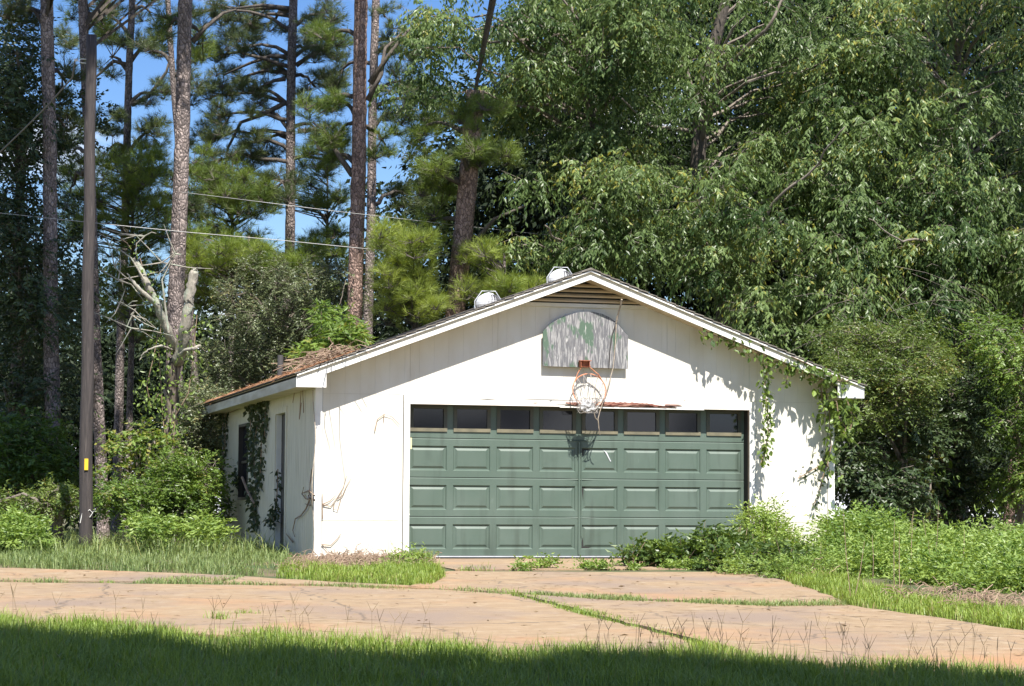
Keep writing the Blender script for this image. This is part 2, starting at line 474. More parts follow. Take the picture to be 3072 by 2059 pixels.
def inpoly(x, y, poly):
    p = np.asarray(poly, float); ins = np.zeros(len(x), bool); j = len(p) - 1
    for i in range(len(p)):
        c = ((p[i, 1] > y) != (p[j, 1] > y)) & (x < (p[j, 0]-p[i, 0])*(y-p[i, 1])/(p[j, 1]-p[i, 1]+1e-12) + p[i, 0])
        ins ^= c; j = i
    return ins

def samp(poly, n, rng=RNG):
    p = np.asarray(poly, float)[:, :2]; lo, hi = p.min(0), p.max(0)
    out = np.zeros((0, 2))
    while len(out) < n:
        q = rng.uniform(lo, hi, (n*2, 2)); q = q[inpoly(q[:, 0], q[:, 1], p)]
        out = np.vstack([out, q])
    return out[:n]

# ------------------------------------------------------------------ ground and driveway
def ground():
    xs = np.concatenate([np.linspace(-250, -20, 8), np.linspace(-18, 24, 43), np.linspace(30, 260, 8)])
    ys = np.concatenate([[-120, -60, -40], np.linspace(-29, -1, 29), np.linspace(0, 40, 21), np.linspace(50, 500, 10)])
    X, Y = np.meshgrid(xs, ys); Z = G(X, Y)
    n, m = X.shape
    i = np.arange(n-1)[:, None]*m; j = np.arange(m-1)[None]
    f = np.stack([i+j, i+j+1, i+m+j+1, i+m+j], -1).reshape(-1, 4)
    tag(MB().add(np.stack([X, Y, Z], -1).reshape(-1, 3), f).build('ground', M['dirt'], smooth=True), kind='structure',
        label='earth and lawn ground under the garage and trees')
ground()

drive = tag(bpy.data.objects.new('driveway', None), kind='structure', label='cracked tan concrete driveway in front of the garage')
col.objects.link(drive)
def rough_edge(pts, step=.22, amp=.022):
    o = []
    for i in range(len(pts)):
        a, b = pts[i], pts[(i+1) % len(pts)]
        L = np.linalg.norm(b[:2]-a[:2]); k = max(1, int(min(L, 14)/step))
        for q in range(k):
            p = a + (b-a)*q/k
            o.append(p + (np.array([*RNG.normal(0, amp, 2), 0]) if q else 0))
    return o
SL = {}
def slab(key, px, top=.022, extra=None):
    w = [gnd(x, y, 0) for x, y in px]
    if extra: w = extra(w)
    SL[key] = np.array(w)
    pts = rough_edge(w)
    pts = [np.array([p[0], p[1], float(G(p[0], p[1])) + top]) for p in pts]
    MB().prism(pts, (0, 0, -.12)).build('concrete_slab', M['concrete'], drive)
def ext(w, idx, dx, dy):
    for i in idx: w[i] = np.array([w[i][0]+dx, w[i][1]+dy, 0])
    return w
# strip at the door sill, in wall coordinates
w = [np.array([-.12, -.02, 0]), np.array([5.0, -.02, 0]), gnd(1690, 1302), gnd(1040, 1304)]
SL['sill'] = np.array(w)
MB().prism([np.array([p[0], p[1], .003 if p[1] > -.5 else float(G(p[0], p[1])) + .016]) for p in w], (0, 0, -.12)).build('concrete_slab', M['concrete'], drive)
slab('apron', [(1020, 1309), (1350, 1311), (1700, 1310), (1790, 1330), (1900, 1366), (1925, 1381), (1760, 1384), (1420, 1371), (1170, 1357), (930, 1346)])
slab('right', [(1195, 1363), (1420, 1377), (1760, 1390), (1930, 1387), (2339, 1447), (2600, 1500), (2600, 1600), (2339, 1556), (1900, 1545), (1620, 1530), (1605, 1472), (1400, 1420)], .026)
slab('main', [(-300, 1332), (0, 1335), (500, 1341), (700, 1344), (1000, 1352), (1168, 1363), (1372, 1420), (1580, 1472), (1590, 1530), (1300, 1515), (1000, 1500), (600, 1462), (0, 1432), (-300, 1425)], .024)
slab('strip', [(-300, 1297), (0, 1301), (300, 1309), (545, 1319), (490, 1334), (0, 1329), (-300, 1326)], .020)
slab('strip2', [(560, 1321), (760, 1334), (935, 1342), (960, 1346), (700, 1339), (510, 1336)], .022)

# litter on the concrete
lm = MB()
pts = np.vstack([samp(SL['apron'], 60), samp(SL['main'], 110), samp(SL['right'], 70), samp(SL['strip'], 30)])
pts = np.column_stack([pts, G(pts[:, 0], pts[:, 1]) + .032])
d = np.column_stack([RNG.normal(size=(len(pts), 2)), RNG.uniform(-.05, .12, len(pts))])
lm.leaves(pts, d, RNG.normal(size=(len(pts), 3))*[1, 1, .3], RNG.uniform(.03, .09, len(pts)), RNG.uniform(.006, .025, len(pts)), RNG.uniform(0, 1, len(pts)))
pn = np.vstack([samp(SL['apron'], 350), samp(SL['main'], 900), samp(SL['right'], 550), samp(SL['strip'], 200)])
pn = pn[RNG.random(len(pn)) < np.clip(.5 + .6*vn(pn[:, 0], pn[:, 1], 1.8), .05, 1)]
pn = np.column_stack([pn, G(pn[:, 0], pn[:, 1]) + .030])
lm.leaves(pn, np.column_stack([RNG.normal(size=(len(pn), 2))*[1.6, 1], RNG.uniform(-.02, .04, len(pn))]), RNG.normal(size=(len(pn), 3))*[1, 1, .2], RNG.uniform(.08, .24, len(pn)), .006, RNG.uniform(0, .5, len(pn)))
tag(lm.build('leaf_litter', M['seed'], tint=True), kind='stuff', label='brown leaves and straw scattered on the concrete')

# ------------------------------------------------------------------ garage
A, W, L, OV = 1.279, 7.428, 8.825, 0.322
XL, XR = -A, -A + W
XC = (XL + XR) / 2
EX = 0.324
ZE, ZP = 2.449, 3.958
SLOPE = (ZP - ZE) / (XC - XL + EX)
def roofz(x): return ZP - abs(x - XC) * SLOPE
gar = thing('garage', 'weathered white garage with a wide green overhead door', 'garage', (XC, 0, 0))

def clip_rect(x0, x1, z0, z1f):
    pts = [(x0, z0), (x1, z0), (x1, z1f(x1))]
    if x0 < XC < x1: pts.append((XC, z1f(XC)))
    pts.append((x0, z1f(x0)))
    return pts
def fpanel(x0, x1, z0, z1f, grooves=True):
    mb = MB()
    g = .0007
    xs = [x0 + .002]
    k = math.ceil((x0 + 20)/.2033 + .1)
    while -20 + k*.2033 < x1 - .06:
        q = -20 + k*.2033
        if q > x0 + .06: xs.append(q)
        k += 1
    xs.append(x1 - .002)
    for i in range(len(xs)-1):
        a, b = xs[i] + (g if i else 0), xs[i+1] - (g if i < len(xs)-2 else 0)
        mb.prism([(x, 0, z) for x, z in clip_rect(a, b, z0, z1f)], (0, .008, 0))
    o = mb.build('siding_panel', M['siding'], gar)
top = lambda x: roofz(x) - .10
ZT = 2.077
seams = [XL + .09, -.085]
fpanel(XL + .085, -.085, .02, lambda x: .505)
fpanel(XL + .085, -.005, .512, lambda x: ZT + .11 if x < 0 else 0) if False else None
# left pier, lower and upper sheet
fpanel(XL + .085, -.085, .51, lambda x: ZT + .12)
for a, b in ((XL + .085, 0.0), (0.0, 1.22), (1.22, 2.44), (2.44, 3.66), (3.66, 4.88), (4.88, XR - .085)):
    fpanel(a, b, ZT + .124, top)
fpanel(4.965, XR - .085, .02, lambda x: .505)
fpanel(4.965, XR - .085, .51, lambda x: ZT + .12)
bk = MB()
bk.prism([(XL+.01, .006, 0), (-.02, .006, 0), (-.02, .006, ZT+.02), (4.90, .006, ZT+.02), (4.90, .006, 0), (XR-.01, .006, 0), (XR-.01, .006, top(XR)), (XC, .006, top(XC)), (XL+.01, .006, top(XL))], (0, .10, 0))
bk.build('wall', M['backing'], gar)
# left side wall, vertical boards with grooves, holes for door and window
DY0, DY1, DZ = 2.36, 3.24, 2.04
WY0, WY1, WZ0, WZ1 = 5.95, 6.95, .80, 2.02
def side_piece(y0, y1, z0, z1):
    mb = MB(); y = y0
    while y < y1 - 1e-6:
        e = min(y1, y + .2033)
        if y1 - e < .05: e = y1
        mb.box((XL, y + .004, z0), (XL + .012, e - .004, z1)); y = e
    mb.build('siding_panel', M['siding_old'], gar)
ZS = 2.30
side_piece(.085, DY0 - .085, .02, ZS)
side_piece(DY0 - .085, DY1 + .085, DZ + .09, ZS)
side_piece(DY1 + .085, 4.7, .02, ZS)
side_piece(4.7, WY0, .02, ZS)
side_piece(WY0, WY1, WZ1, ZS); side_piece(WY0, WY1, .02, WZ0)
side_piece(WY1, L - .085, .02, ZS)
sw = MB()
for y0, y1, z0, z1 in ((.02, DY0, 0, ZS), (DY0, DY1, DZ, ZS), (DY1, WY0, 0, ZS), (WY0, WY1, 0, WZ0), (WY0, WY1, WZ1, ZS), (WY1, L, 0, ZS)):
    sw.box((XL + .01, y0, z0), (XL + .11, y1, z1))
sw.box((XR - .11, .11, 0), (XR - .003, L, ZS))
sw.prism([(XL+.12, L - .1, 0), (XR-.12, L - .1, 0), (XR-.12, L - .1, top(XR)), (XC, L - .1, top(XC)), (XL+.12, L - .1, top(XL))], (0, .1, 0))
sw.build('wall', M['backing'], gar)
# corner boards
for x0, x1 in ((XL - .014, XL + .083), (XR - .083, XR + .014)):
    MB().box((x0, -.016, -.02), (x1, .004, top(XL) + .03)).build('corner_board', M['trim'], gar)
MB().box((XL - .014, .005, -.02), (XL + .004, .082, ZS)).build('corner_board', M['trim_old'], gar)
MB().box((XL - .012, L - .083, -.02), (XL + .004, L, ZS)).build('corner_board', M['trim_old'], gar)
# door casing
MB().box((-.083, -.018, 0), (0, .003, ZT - .002)).build('door_casing', M['trim'], gar)
MB().box((4.88, -.018, 0), (4.963, .003, ZT - .002)).build('door_casing', M['trim'], gar)
hc = MB()
xs = np.linspace(-.083, 4.963, 60)
bot = ZT + np.where((xs > 2.15) & (xs < 3.75), .035 + .012*RNG.random(60), 0)
hc.prism([(x, -.018, z) for x, z in zip(xs, bot)] + [(4.963, -.018, ZT + .118), (-.083, -.018, ZT + .118)], (0, .021, 0))
hc.build('header_board', M['trim_old'], gar)
# torn edge where the header board has rotted away
rb = MB()
xs = np.linspace(2.18, 3.74, 70)
zt = ZT + .052 + .012*RNG.random(70) + .02*np.exp(-((xs-2.9)/.5)**2) - .04*np.clip((xs-3.4)/.34, 0, 1)
zb = ZT + .012 + .010*RNG.random(70) + .03*np.clip((2.4-xs)/.2, 0, 1)
rb.prism([(x, -.024, z) for x, z in zip(xs, zb)] + [(x, -.022, z) for x, z in zip(xs[::-1], zt[::-1])], (0, .003, 0))
for k in range(26):
    x = RNG.uniform(2.2, 3.65); l = RNG.uniform(.08, .3); z = ZT + RNG.uniform(.015, .05)
    rb.prism([(x, -.031, z), (x+l, -.031, z + RNG.uniform(-.01, .01)), (x+l*.8, -.031, z+.012), (x+.02, -.031, z+.014)], (0, .005, 0))
rb.build('rotted_strip', M['rot'], gar)
MB().box((2.1, -.020, ZT - .012), (4.2, -.002, ZT + .008)).build('header_batten', M['trim'], gar)
for k, (x, z, l) in enumerate(((.95, .085, .25), (1.55, .092, .9), (2.0, .03, .5), (1.7, .045, .1), (1.95, .075, .04))):
    MB().prism([(x, -.0215, ZT+z), (x+l*.5, -.0215, ZT+z-.006), (x+l, -.0215, ZT+z+.002), (x+l*.5, -.0215, ZT+z+.004)], (0, .002, 0)).build('paint_crack', M['rot'] if k == 3 else M['wire'], gar)
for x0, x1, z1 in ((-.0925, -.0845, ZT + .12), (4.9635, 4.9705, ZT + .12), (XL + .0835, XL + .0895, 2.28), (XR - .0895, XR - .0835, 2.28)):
    MB().box((x0, -.004, .02), (x1, -.001, z1)).build('joint_shadow_strip', M['pipe'], gar)  # solid dark strips standing in for the shadow line beside the trim
# jambs and recess
RD = .20
MB().box((-.03, .004, 0), (0.0, .055, ZT)).box((4.88, .004, 0), (4.91, .055, ZT)).box((-.03, .004, ZT - .002), (4.91, .055, ZT + .02)).build('door_jamb', M['jamb_tan'], gar)
MB().box((-.03, .056, 0), (-.001, .30, ZT)).box((4.881, .056, 0), (4.91, .30, ZT)).box((-.03, .056, ZT), (4.91, .30, ZT+.02)).box((-.03, .30, 0), (4.91, .33, 2.2)).build('door_stop', M['dark'], gar)
MB().box((-.02, RD - .05, .003), (4.9, RD + .04, .018)).build('threshold', M['dark'], gar)
MB().box((.0, RD - .02, .019), (4.88, RD - .004, .034)).build('bottom_seal', M['galv'], gar)

# ---- overhead door: four sections with stiles and rails, raised panels between
gd = MB()
gd.box((0, RD + .03, .036), (4.88, RD + .05, 2.16))
gdo = gd.build('garage_door', M['dark'], gar)
SH = .533
PIT = 4.88 / 8
def dent(x, z):
    """kicked-in middle of the door"""
    return .012*np.exp(-((x-2.47)/.16)**2) * (1 + .5*np.sin(z*9))
colx = [(i*PIT + .045, (i+1)*PIT - .045) for i in range(8)]
def warp(mb):
    v = np.vstack(mb.v); v[:, 1] += dent(v[:, 0], v[:, 2]); mb.v = [v]; mb.t = [np.zeros(len(v))]
    return mb
for s in range(4):
    z0, z1 = .036 + s*(SH - .002) + .003, .036 + (s+1)*(SH - .002) - .003
    pz0, pz1 = z0 + .088, z1 - .102
    if s == 3: pz0, pz1 = z0 + .085, z1 - .08
    sec = MB()
    def sbox(x0, x1, za, zb):
        k = max(1, int((x1-x0)/.1))
        xs = np.linspace(x0, x1, k+1)
        for i in range(k): sec.box((xs[i], RD, za), (xs[i+1], RD + .028, zb))
    sbox(0, 4.88, z0, pz0); sbox(0, 4.88, pz1, z1 - .012)
    sec.prism([(0, RD, z1 - .012), (0, RD+.028, z1 - .012), (0, RD + .028, z1), (0, RD + .010, z1)], (4.88, 0, 0))
    edges = [0] + [q for c in colx for q in c] + [4.88]
    for i in range(0, len(edges), 2): sec.box((edges[i], RD, pz0), (edges[i+1], RD + .028, pz1))
    warp(sec).build('door_section', M['door'], gdo)
    for ci, (x0, x1) in enumerate(colx):
        if s < 3:
            rings = [(0, .0), (.012, .016), (.030, .018), (.060, .004)]
            V = []
            for ins, dep in rings:
                jx = RNG.normal(0, .004) if ci in (3, 4) else 0
                V += [(x0+ins, RD+dep, pz0+ins), (x1-ins, RD+dep, pz0+ins), (x1-ins, RD+dep, pz1-ins+jx), (x0+ins, RD+dep, pz1-ins)]
            f = [(a*4+j, a*4+(j+1) % 4, a*4+4+(j+1) % 4, a*4+4+j) for a in range(3) for j in range(4)] + [(12, 13, 14, 15)]
            p = MB().add(V, f)
            warp(p).build('raised_panel', M['door'], gdo)
        else:
            fr = MB(); w = .048
            MB().box((x0, RD-.016, pz0), (x1, RD+.02, pz0+w - .001)).build('window_ledge', M['door_frame_tan'], gdo)
            fr.box((x0, RD-.012, pz1-w), (x1, RD+.02, pz1))
            fr.box((x0, RD-.013, pz0+w), (x0+w, RD+.02, pz1-w)); fr.box((x1-w, RD-.013, pz0+w), (x1, RD+.02, pz1-w))
            fr.build('window_frame', M['frame_green'], gdo)
            tl = RNG.normal(0, .0035, 2)
            y = RD + .012
            MB().add([(x0+w, y, pz0+w), (x1-w, y+tl[0], pz0+w), (x1-w, y+tl[0]+tl[1], pz1-w), (x0+w, y+tl[1], pz1-w)], [(0, 1, 2, 3)]).build('window_pane', M['glass'], gdo)
# centre brace pressed through the sheet, and scrapes
MB().box((2.435, RD - .012, .05), (2.462, RD + .01, 1.60)).box((2.475, RD - .007, .30), (2.485, RD + .01, 1.60)).build('centre_brace', M['door'], gdo)
MB().prism([(2.80, RD - .003, 1.50), (2.85, RD - .003, 1.46), (2.91, RD - .003, 1.34), (2.895, RD - .003, 1.34), (2.84, RD - .003, 1.44)], (0, .004, 0)).build('scrape', M['galv'], gdo)
MB().tube([(.0, -.02+RD, .57), (.03, RD-.03, .57), (.045, RD-.03, .595), (.03, RD-.03, .615), (.005, RD-.03, .61)], .006, 6).build('latch_hook', M['trim'], gar)
MB().box((-.002, -.021, 1.47), (.026, -.0185, 1.62)).build('paper_strip', mat('pale_yellow_paper', (.75, .68, .35), .8), gar)

# ---- roof
def course(side):
    mb = MB(); n = 30
    sg = -1 if side == 'l' else 1
    half = XC - XL + EX + .03
    for i in range(n):
        d0, d1 = half*i/n, half*(i+1)/n + .004
        xa, xb = XC + sg*d0, XC + sg*d1
        za, zb = ZP - d0*SLOPE - .006, ZP - d1*SLOPE + .008
        ya, yb = -OV - .052 - RNG.uniform(0, .014), L + OV + .03
        mb.prism([(xa, ya, za), (xb, ya, zb), (xb, ya, zb - .016), (xa, ya, za - .016)], (0, yb - ya, 0))
    return mb
for s in 'lr': course(s).build('roof', M['shingle'], gar)
for sg in (-1, 1):
    xe = XC + sg*(XC - XL + EX)
    def rk(y0, y1, ztop, zbot, name, m, x1=None):
        x1 = xe if x1 is None else x1
        MB().prism([(XC, y0, ZP - ztop), (XC, y0, ZP - zbot), (x1, y0, roofz(x1) - zbot), (x1, y0, roofz(x1) - ztop)], (0, y1 - y0, 0)).build(name, m, gar)
    rk(-OV - .004, L + OV, .024, .062, 'roof_deck', M['soffit'])
    rk(-OV - .046, -OV - .006, .028, .048, 'drip_trim', M['trim'])
    rk(-OV - .014, -OV + .002, .050, .088, 'rake_fillet', M['siding_old'])
    rk(-OV - .020, -OV + .004, .090, .152, 'rake_board', M['trim'])
    rk(-OV + .006, -.002, .120, .135, 'soffit', M['soffit'], XC + sg*(XC - XL + .0))
    # eave board, boxed soffit and end return
    a, b = sorted((xe, xe - sg*.022))
    MB().box((a, -OV + .006, ZE - .19), (b, L + OV, ZE - .035)).build('eave_board', M['eave_board'], gar)
    a, b = sorted((xe - sg*.024, XC + sg*(XC - XL) + sg*.002))
    MB().box((a, -OV + .006, ZE - .178), (b, L + OV, ZE - .160)).build('soffit', M['soffit'], gar)
    xi = xe - sg*.395
    MB().prism([(xe + sg*.006, -OV - .018, ZE - .060), (xe + sg*.006, -OV - .018, ZE - .192), (xi, -OV - .018, ZE - .192), (xi, -OV - .018, roofz(xi) - .152 + .03)], (0, .022, 0)).build('eave_return', M['trim'], gar)
MB().prism([(XC - .16, -OV - .04, ZP - .052), (XC, -OV - .04, ZP + .012), (XC + .16, -OV - .04, ZP - .052), (XC, -OV - .04, ZP - .012)], (0, L + 2*OV + .08, 0)).build('ridge_cap', M['shingle'], gar)

# ---- gable vent with louvres
zoomp = lambda u, v: (1200 + .3419*u, 780 + .3419*v)
def wp(photo, Y=0.0): return atY(photo[0]/SC, photo[1]/SC, Y)
va, vl, vr = wp(zoomp(1640, 190)), wp(zoomp(1080, 368)), wp(zoomp(2135, 402))
zb = (vl[2] + vr[2]) / 2; xl, xr, xa, za = vl[0], vr[0], (vl[0]+vr[0])/2, va[2] + .02
vent = MB().prism([(xl, -.004, zb), (xr, -.004, zb), (xa, -.004, za)], (0, .003, 0)).build('gable_vent', M['dark'], gar)
nsl = 4
for i in range(nsl):
    z = zb + .012 + (za - zb - .05)*i/nsl
    q = (z - zb)/(za - zb)
    a, b = xl + (xa-xl)*q + .03, xr + (xa-xr)*q - .03
    MB().prism([(a, -.050, z + .022), (a, -.050, z), (a, -.005, z + .030), (a, -.005, z + .052)], (b - a, 0, 0)).build('vent_slat', M['louver'], vent)
fw_ = .03
MB().box((xl - .06, -.030, zb - .055), (xr + .06, -.004, zb - .004)).build('vent_sill', M['siding'], vent)
for p, q in (((xl - .05, zb), (xa, za + .02)), ((xr + .05, zb), (xa, za + .02))):
    MB().prism([(p[0], -.046, p[1]), (p[0] + (.08 if p[0] < xa else -.08), -.046, p[1]), (q[0], -.046, q[1] - .03), (q[0], -.046, q[1])], (0, .04, 0)).build('vent_frame', M['soffit'], vent)

# ---- side door and window
sd = MB().box((XL + .078, DY0, .02), (XL + .12, DY1, DZ)).build('side_door', M['brown_door'], gar)
MB().tube([(XL + .078, DY1 - .10, .95), (XL + .035, DY1 - .10, .95)], [.012, .03], 8).build('handle', M['pipe'], sd)
dc = MB()
dc.box((XL - .018, DY0 - .085, 0), (XL + .004, DY0, DZ + .085)); dc.box((XL - .018, DY1, 0), (XL + .004, DY1 + .085, DZ + .085)); dc.box((XL - .018, DY0 + .001, DZ), (XL + .004, DY1 - .001, DZ + .085))
dc.build('door_casing', M['siding_old'], gar)
MB().box((XL + .005, DY1 - .02, .02), (XL + .077, DY1 + .01, DZ)).box((XL + .005, DY0 - .01, .02), (XL + .077, DY0 + .02, DZ)).build('door_jamb', M['trim'], gar)
wdw = MB().box((XL + .06, WY0 + .03, WZ0 + .03), (XL + .07, WY1 - .03, WZ1 - .03)).build('side_window', M['glass'], gar)
wf = MB()
for a, b in (((XL - .012, WY0, WZ0), (XL + .09, WY0 + .045, WZ1)), ((XL - .012, WY1 - .045, WZ0), (XL + .09, WY1, WZ1)), ((XL - .012, WY0 + .046, WZ1 - .045), (XL + .09, WY1 - .046, WZ1)), ((XL - .012, WY0 + .046, WZ0), (XL + .09, WY1 - .046, WZ0 + .045)), ((XL + .03, WY0 + .046, 1.39), (XL + .075, WY1 - .046, 1.43))):
    wf.box(a, b)
wf.build('frame', M['brown_door'], wdw)

# ---- roof turbines and pipe
def turbine(px, Y, sink, rr=.185):
    best = None
    for x in np.linspace(-1, 3, 801):
        d = np.array([x, Y, roofz(x)]) - CAM
        q = 1536 + F*(d @ RIGHT)/(d @ fw)
        if best is None or abs(q/SC - px) < best[0]: best = (abs(q/SC - px), x)
    x = best[1]; z = roofz(x) - sink
    t = thing('roof_turbine', None, None, (x, Y, z)); t.parent = gar
    t.location = (x - XC, Y, z)
    th = np.linspace(0, 2*np.pi, 25)
    MB().tube([(x, Y, z - .08), (x, Y, z + .10)], [.13, .12], 20).build('turbine_base', M['galv'], t)
    for k in range(22):
        a0 = k*2*np.pi/22
        V = []
        for i in range(9):
            ph = -1.0 + 2.3*i/8; a = a0 + .35*i/8
            r = rr*math.cos(ph*.93); zz = z + .22 + .14*math.sin(ph)
            for da, dr in ((0, 0), (.26, -.026)):
                V.append((x + (r+dr)*math.cos(a+da), Y + (r+dr)*math.sin(a+da), zz))
        MB().add(V, [(2*i, 2*i+1, 2*i+3, 2*i+2) for i in range(8)]).build('turbine_fin', M['galv'], t)
    MB().tube([(x, Y, z + .345), (x, Y, z + .365), (x, Y, z + .38)], [.085, .07, .01], 16).build('turbine_cap', M['galv'], t)
    MB().tube([(x - rr - .012, Y, z + .03), (x - rr - .02, Y, z + .25), (x - .10, Y, z + .40), (x + .10, Y, z + .40), (x + rr + .02, Y, z + .25), (x + rr + .012, Y, z + .03)], .007, 5).build('turbine_bracket', M['galv'], t)
turbine(1116, 1.6, .21)
turbine(1281, 1.0, .235)
def on_roof_left(px, x):
    ys = np.linspace(-.3, 9, 931)
    d = np.stack([np.full_like(ys, x), ys, np.full_like(ys, roofz(x))], 1) - CAM
    q = (1536 + F*(d @ RIGHT)/(d @ fw))/SC
    return np.array([x, ys[np.argmin(abs(q - px))], roofz(x)])
p = on_roof_left(640, -1.25)
MB().tube([p + (0, 0, -.05), p + (0, 0, .33)], .042, 14).build('vent_pipe', M['pipe'], gar)

# wires along the soffit and down the corner
z3p = lambda u, v: ((560 + .4974*u)/SC, (960 + .4974*v)/SC)
sw_ = [atX(*z3p(u, v), XL - .03) for u, v in ((495, 478), (560, 432), (640, 432), (700, 410), (765, 378))]
tag(MB().tube(sw_, .009, 6).build('soffit_cable', M['wire']), 'thin dark cable looping under the left eave of the garage', 'cable')
cw = [np.array([XL - .03, -.03, z]) + np.array([.02*math.sin(z*5), -.01*math.cos(z*7), 0]) for z in np.linspace(2.24, .1, 16)]
tag(MB().tube(cw, .007, 6).build('corner_wire', M['rope']), 'pale wire hanging down the front left corner of the garage', 'wire')

# ------------------------------------------------------------------ backboard and hoop
z6 = lambda u, v: ((1600 + .2806*u)/SC, (900 + .2806*v)/SC)
BY = -.085
bb = thing('basketball_hoop', 'peeling arched backboard with a drooping rusty rim above the green door', 'basketball hoop', atY(*z6(560, 700), 0))
outl = [(104, 708), (104, 340), (150, 290), (190, 252), (290, 190), (400, 152), (490, 132), (568, 126), (650, 130), (740, 150), (820, 190), (885, 240), (950, 315), (1013, 385), (1011, 738)]
MB().prism([atY(*z6(u, v), BY) for u, v in outl], (0, .022, 0)).build('backboard', M['board'], bb)
m0 = atY(*z6(540, 420), BY)
MB().box((m0[0]-.35, -.062, m0[2]-.20), (m0[0]-.28, -.001, m0[2]+.25)).box((m0[0]+.28, -.062, m0[2]-.20), (m0[0]+.35, -.001, m0[2]+.25)).build('mounting_batten', M['soffit'], bb)
b0, b1 = atY(*z6(508, 716), BY - .10), atY(*z6(606, 652), BY - .10)
br = MB()
br.box((b0[0], BY - .012, b0[2]), (b1[0], BY - .002, b1[2]+.01)); br.box((b0[0]-.01, BY - .11, b1[2]-.004), (b1[0]+.02, BY-.013, b1[2]+.006))
br.box((b0[0], BY - .10, b0[2]), (b0[0]+.008, BY - .013, b1[2]-.005)); br.box((b1[0]-.008, BY - .10, b0[2]), (b1[0], BY - .013, b1[2]-.005)); br.box((b0[0]+.009, BY-.06, b0[2]), (b1[0]-.009, BY-.052, b1[2]-.006))
br.build('bracket', M['rust_dark'], bb)
RY = -.13
rc = atY(*z6(598, 965), RY)
rv = abs(atY(*z6(598, 790), RY)[2] - rc[2]); rh = abs(atY(*z6(775, 965), RY)[0] - rc[0])
def rimp(a): return rc + np.array([rh*math.cos(a), -.03*math.sin(a)*-1, rv*math.sin(a)])
MB().tube([rimp(a) for a in np.linspace(0, 2*np.pi, 41)], .0085, 8, cap=False).build('rim', M['rust'], bb)
for u, ang in ((512, 2.55), (606, .58)):
    a = atY(*z6(u, 715), RY)
    e = rimp(ang)
    MB().tube([np.array([a[0], BY - .06, a[2] + .01]), np.array([a[0], RY, a[2]-.01]), (a + e)/2 + np.array([(e-a)[0]*.12, 0, 0]), e], .0075, 7).build('rim_brace', M['rust'], bb)
bag_c = atY(*z6(570, 1130), RY + .01)
net = MB()
for k in range(14):
    a = k*2*np.pi/14 + .1
    s = rimp(a)
    e = bag_c + np.array([.115*math.cos(a), -.05 + .03*math.sin(3*a), .07*math.sin(a) - .03])
    mid = (s+e)/2 + np.array([RNG.normal(0, .012), -.015, RNG.normal(0, .01)])
    net.tube([s, mid, e], .0042, 4)
    b_ = rimp(a + .45)
    net.tube([mid, (mid + b_)/2 + np.array([0, -.02, -.015]), b_], .0034, 4)
for k in range(34):
    a0, a1 = RNG.uniform(0, 6.28, 2)
    p = [bag_c + np.array([.145*math.cos(a0 + q*.5), -.09 + .03*q, .11*math.sin(a1 + q*.7)]) for q in range(4)]
    net.tube(p, .0025, 4)
net.build('net', M['net'], bb)
# crumpled white bag stuck in the net
u_, v_ = np.meshgrid(np.linspace(0, 2*np.pi, 28, endpoint=False), np.linspace(.02, np.pi-.02, 16))
nzr = 1 + .16*np.sin(3*u_ + 5*np.cos(2*v_)) * np.sin(v_) + .10*np.sin(7*u_ + 3*v_)*np.sin(v_) + .06*RNG.normal(size=u_.shape)*np.sin(v_)
V = np.stack([bag_c[0] + .108*nzr*np.sin(v_)*np.cos(u_), bag_c[1] + .065*nzr*np.sin(v_)*np.sin(u_) - .02, bag_c[2] - .01 + .092*nzr*np.cos(v_)], -1).reshape(-1, 3)
n, m = u_.shape; f = [(i*m+j, i*m+(j+1) % m, (i+1)*m+(j+1) % m, (i+1)*m+j) for i in range(n-1) for j in range(m)]
tag(MB().add(V, f + [tuple(range(m-1, -1, -1)), tuple((n-1)*m + q for q in range(m))]).build('plastic_bag', M['bag']), 'crumpled white plastic bag caught in the torn hoop net', 'bag')

# cord hanging from the gable
def ctube(pts, r, name, m, parent=None, Y=None): return MB().tube([atY(*z6(u, v), y) for u, v, y in pts], r, 6).build(name, m, parent)
cord = thing('rope', 'frayed cord hanging from the gable in front of the backboard', 'cord', atY(*z6(700, 1430), -.1))
ctube([(945, -5, -.30), (930, 70, -.24), (905, 160, -.16), (886, 245, -.115)], .013, 'cord_end', M['rope'], cord)
ctube([(886, 245, -.115), (845, 360, -.112), (825, 500, -.112), (815, 640, -.112), (808, 735, -.112)], .006, 'strand', M['wire'], cord)
ctube([(886, 245, -.115), (880, 420, -.112), (866, 600, -.112), (850, 740, -.114), (800, 920, -.12), (745, 1090, -.13), (715, 1180, -.13), (692, 1270, -.13), (700, 1370, -.10), (712, 1440, -.06)], .0065, 'strand', M['rope'], cord)
ctube([(650, 1210, -.2), (662, 1260, -.18), (692, 1290, -.14)], .006, 'strand', M['rope'], cord)

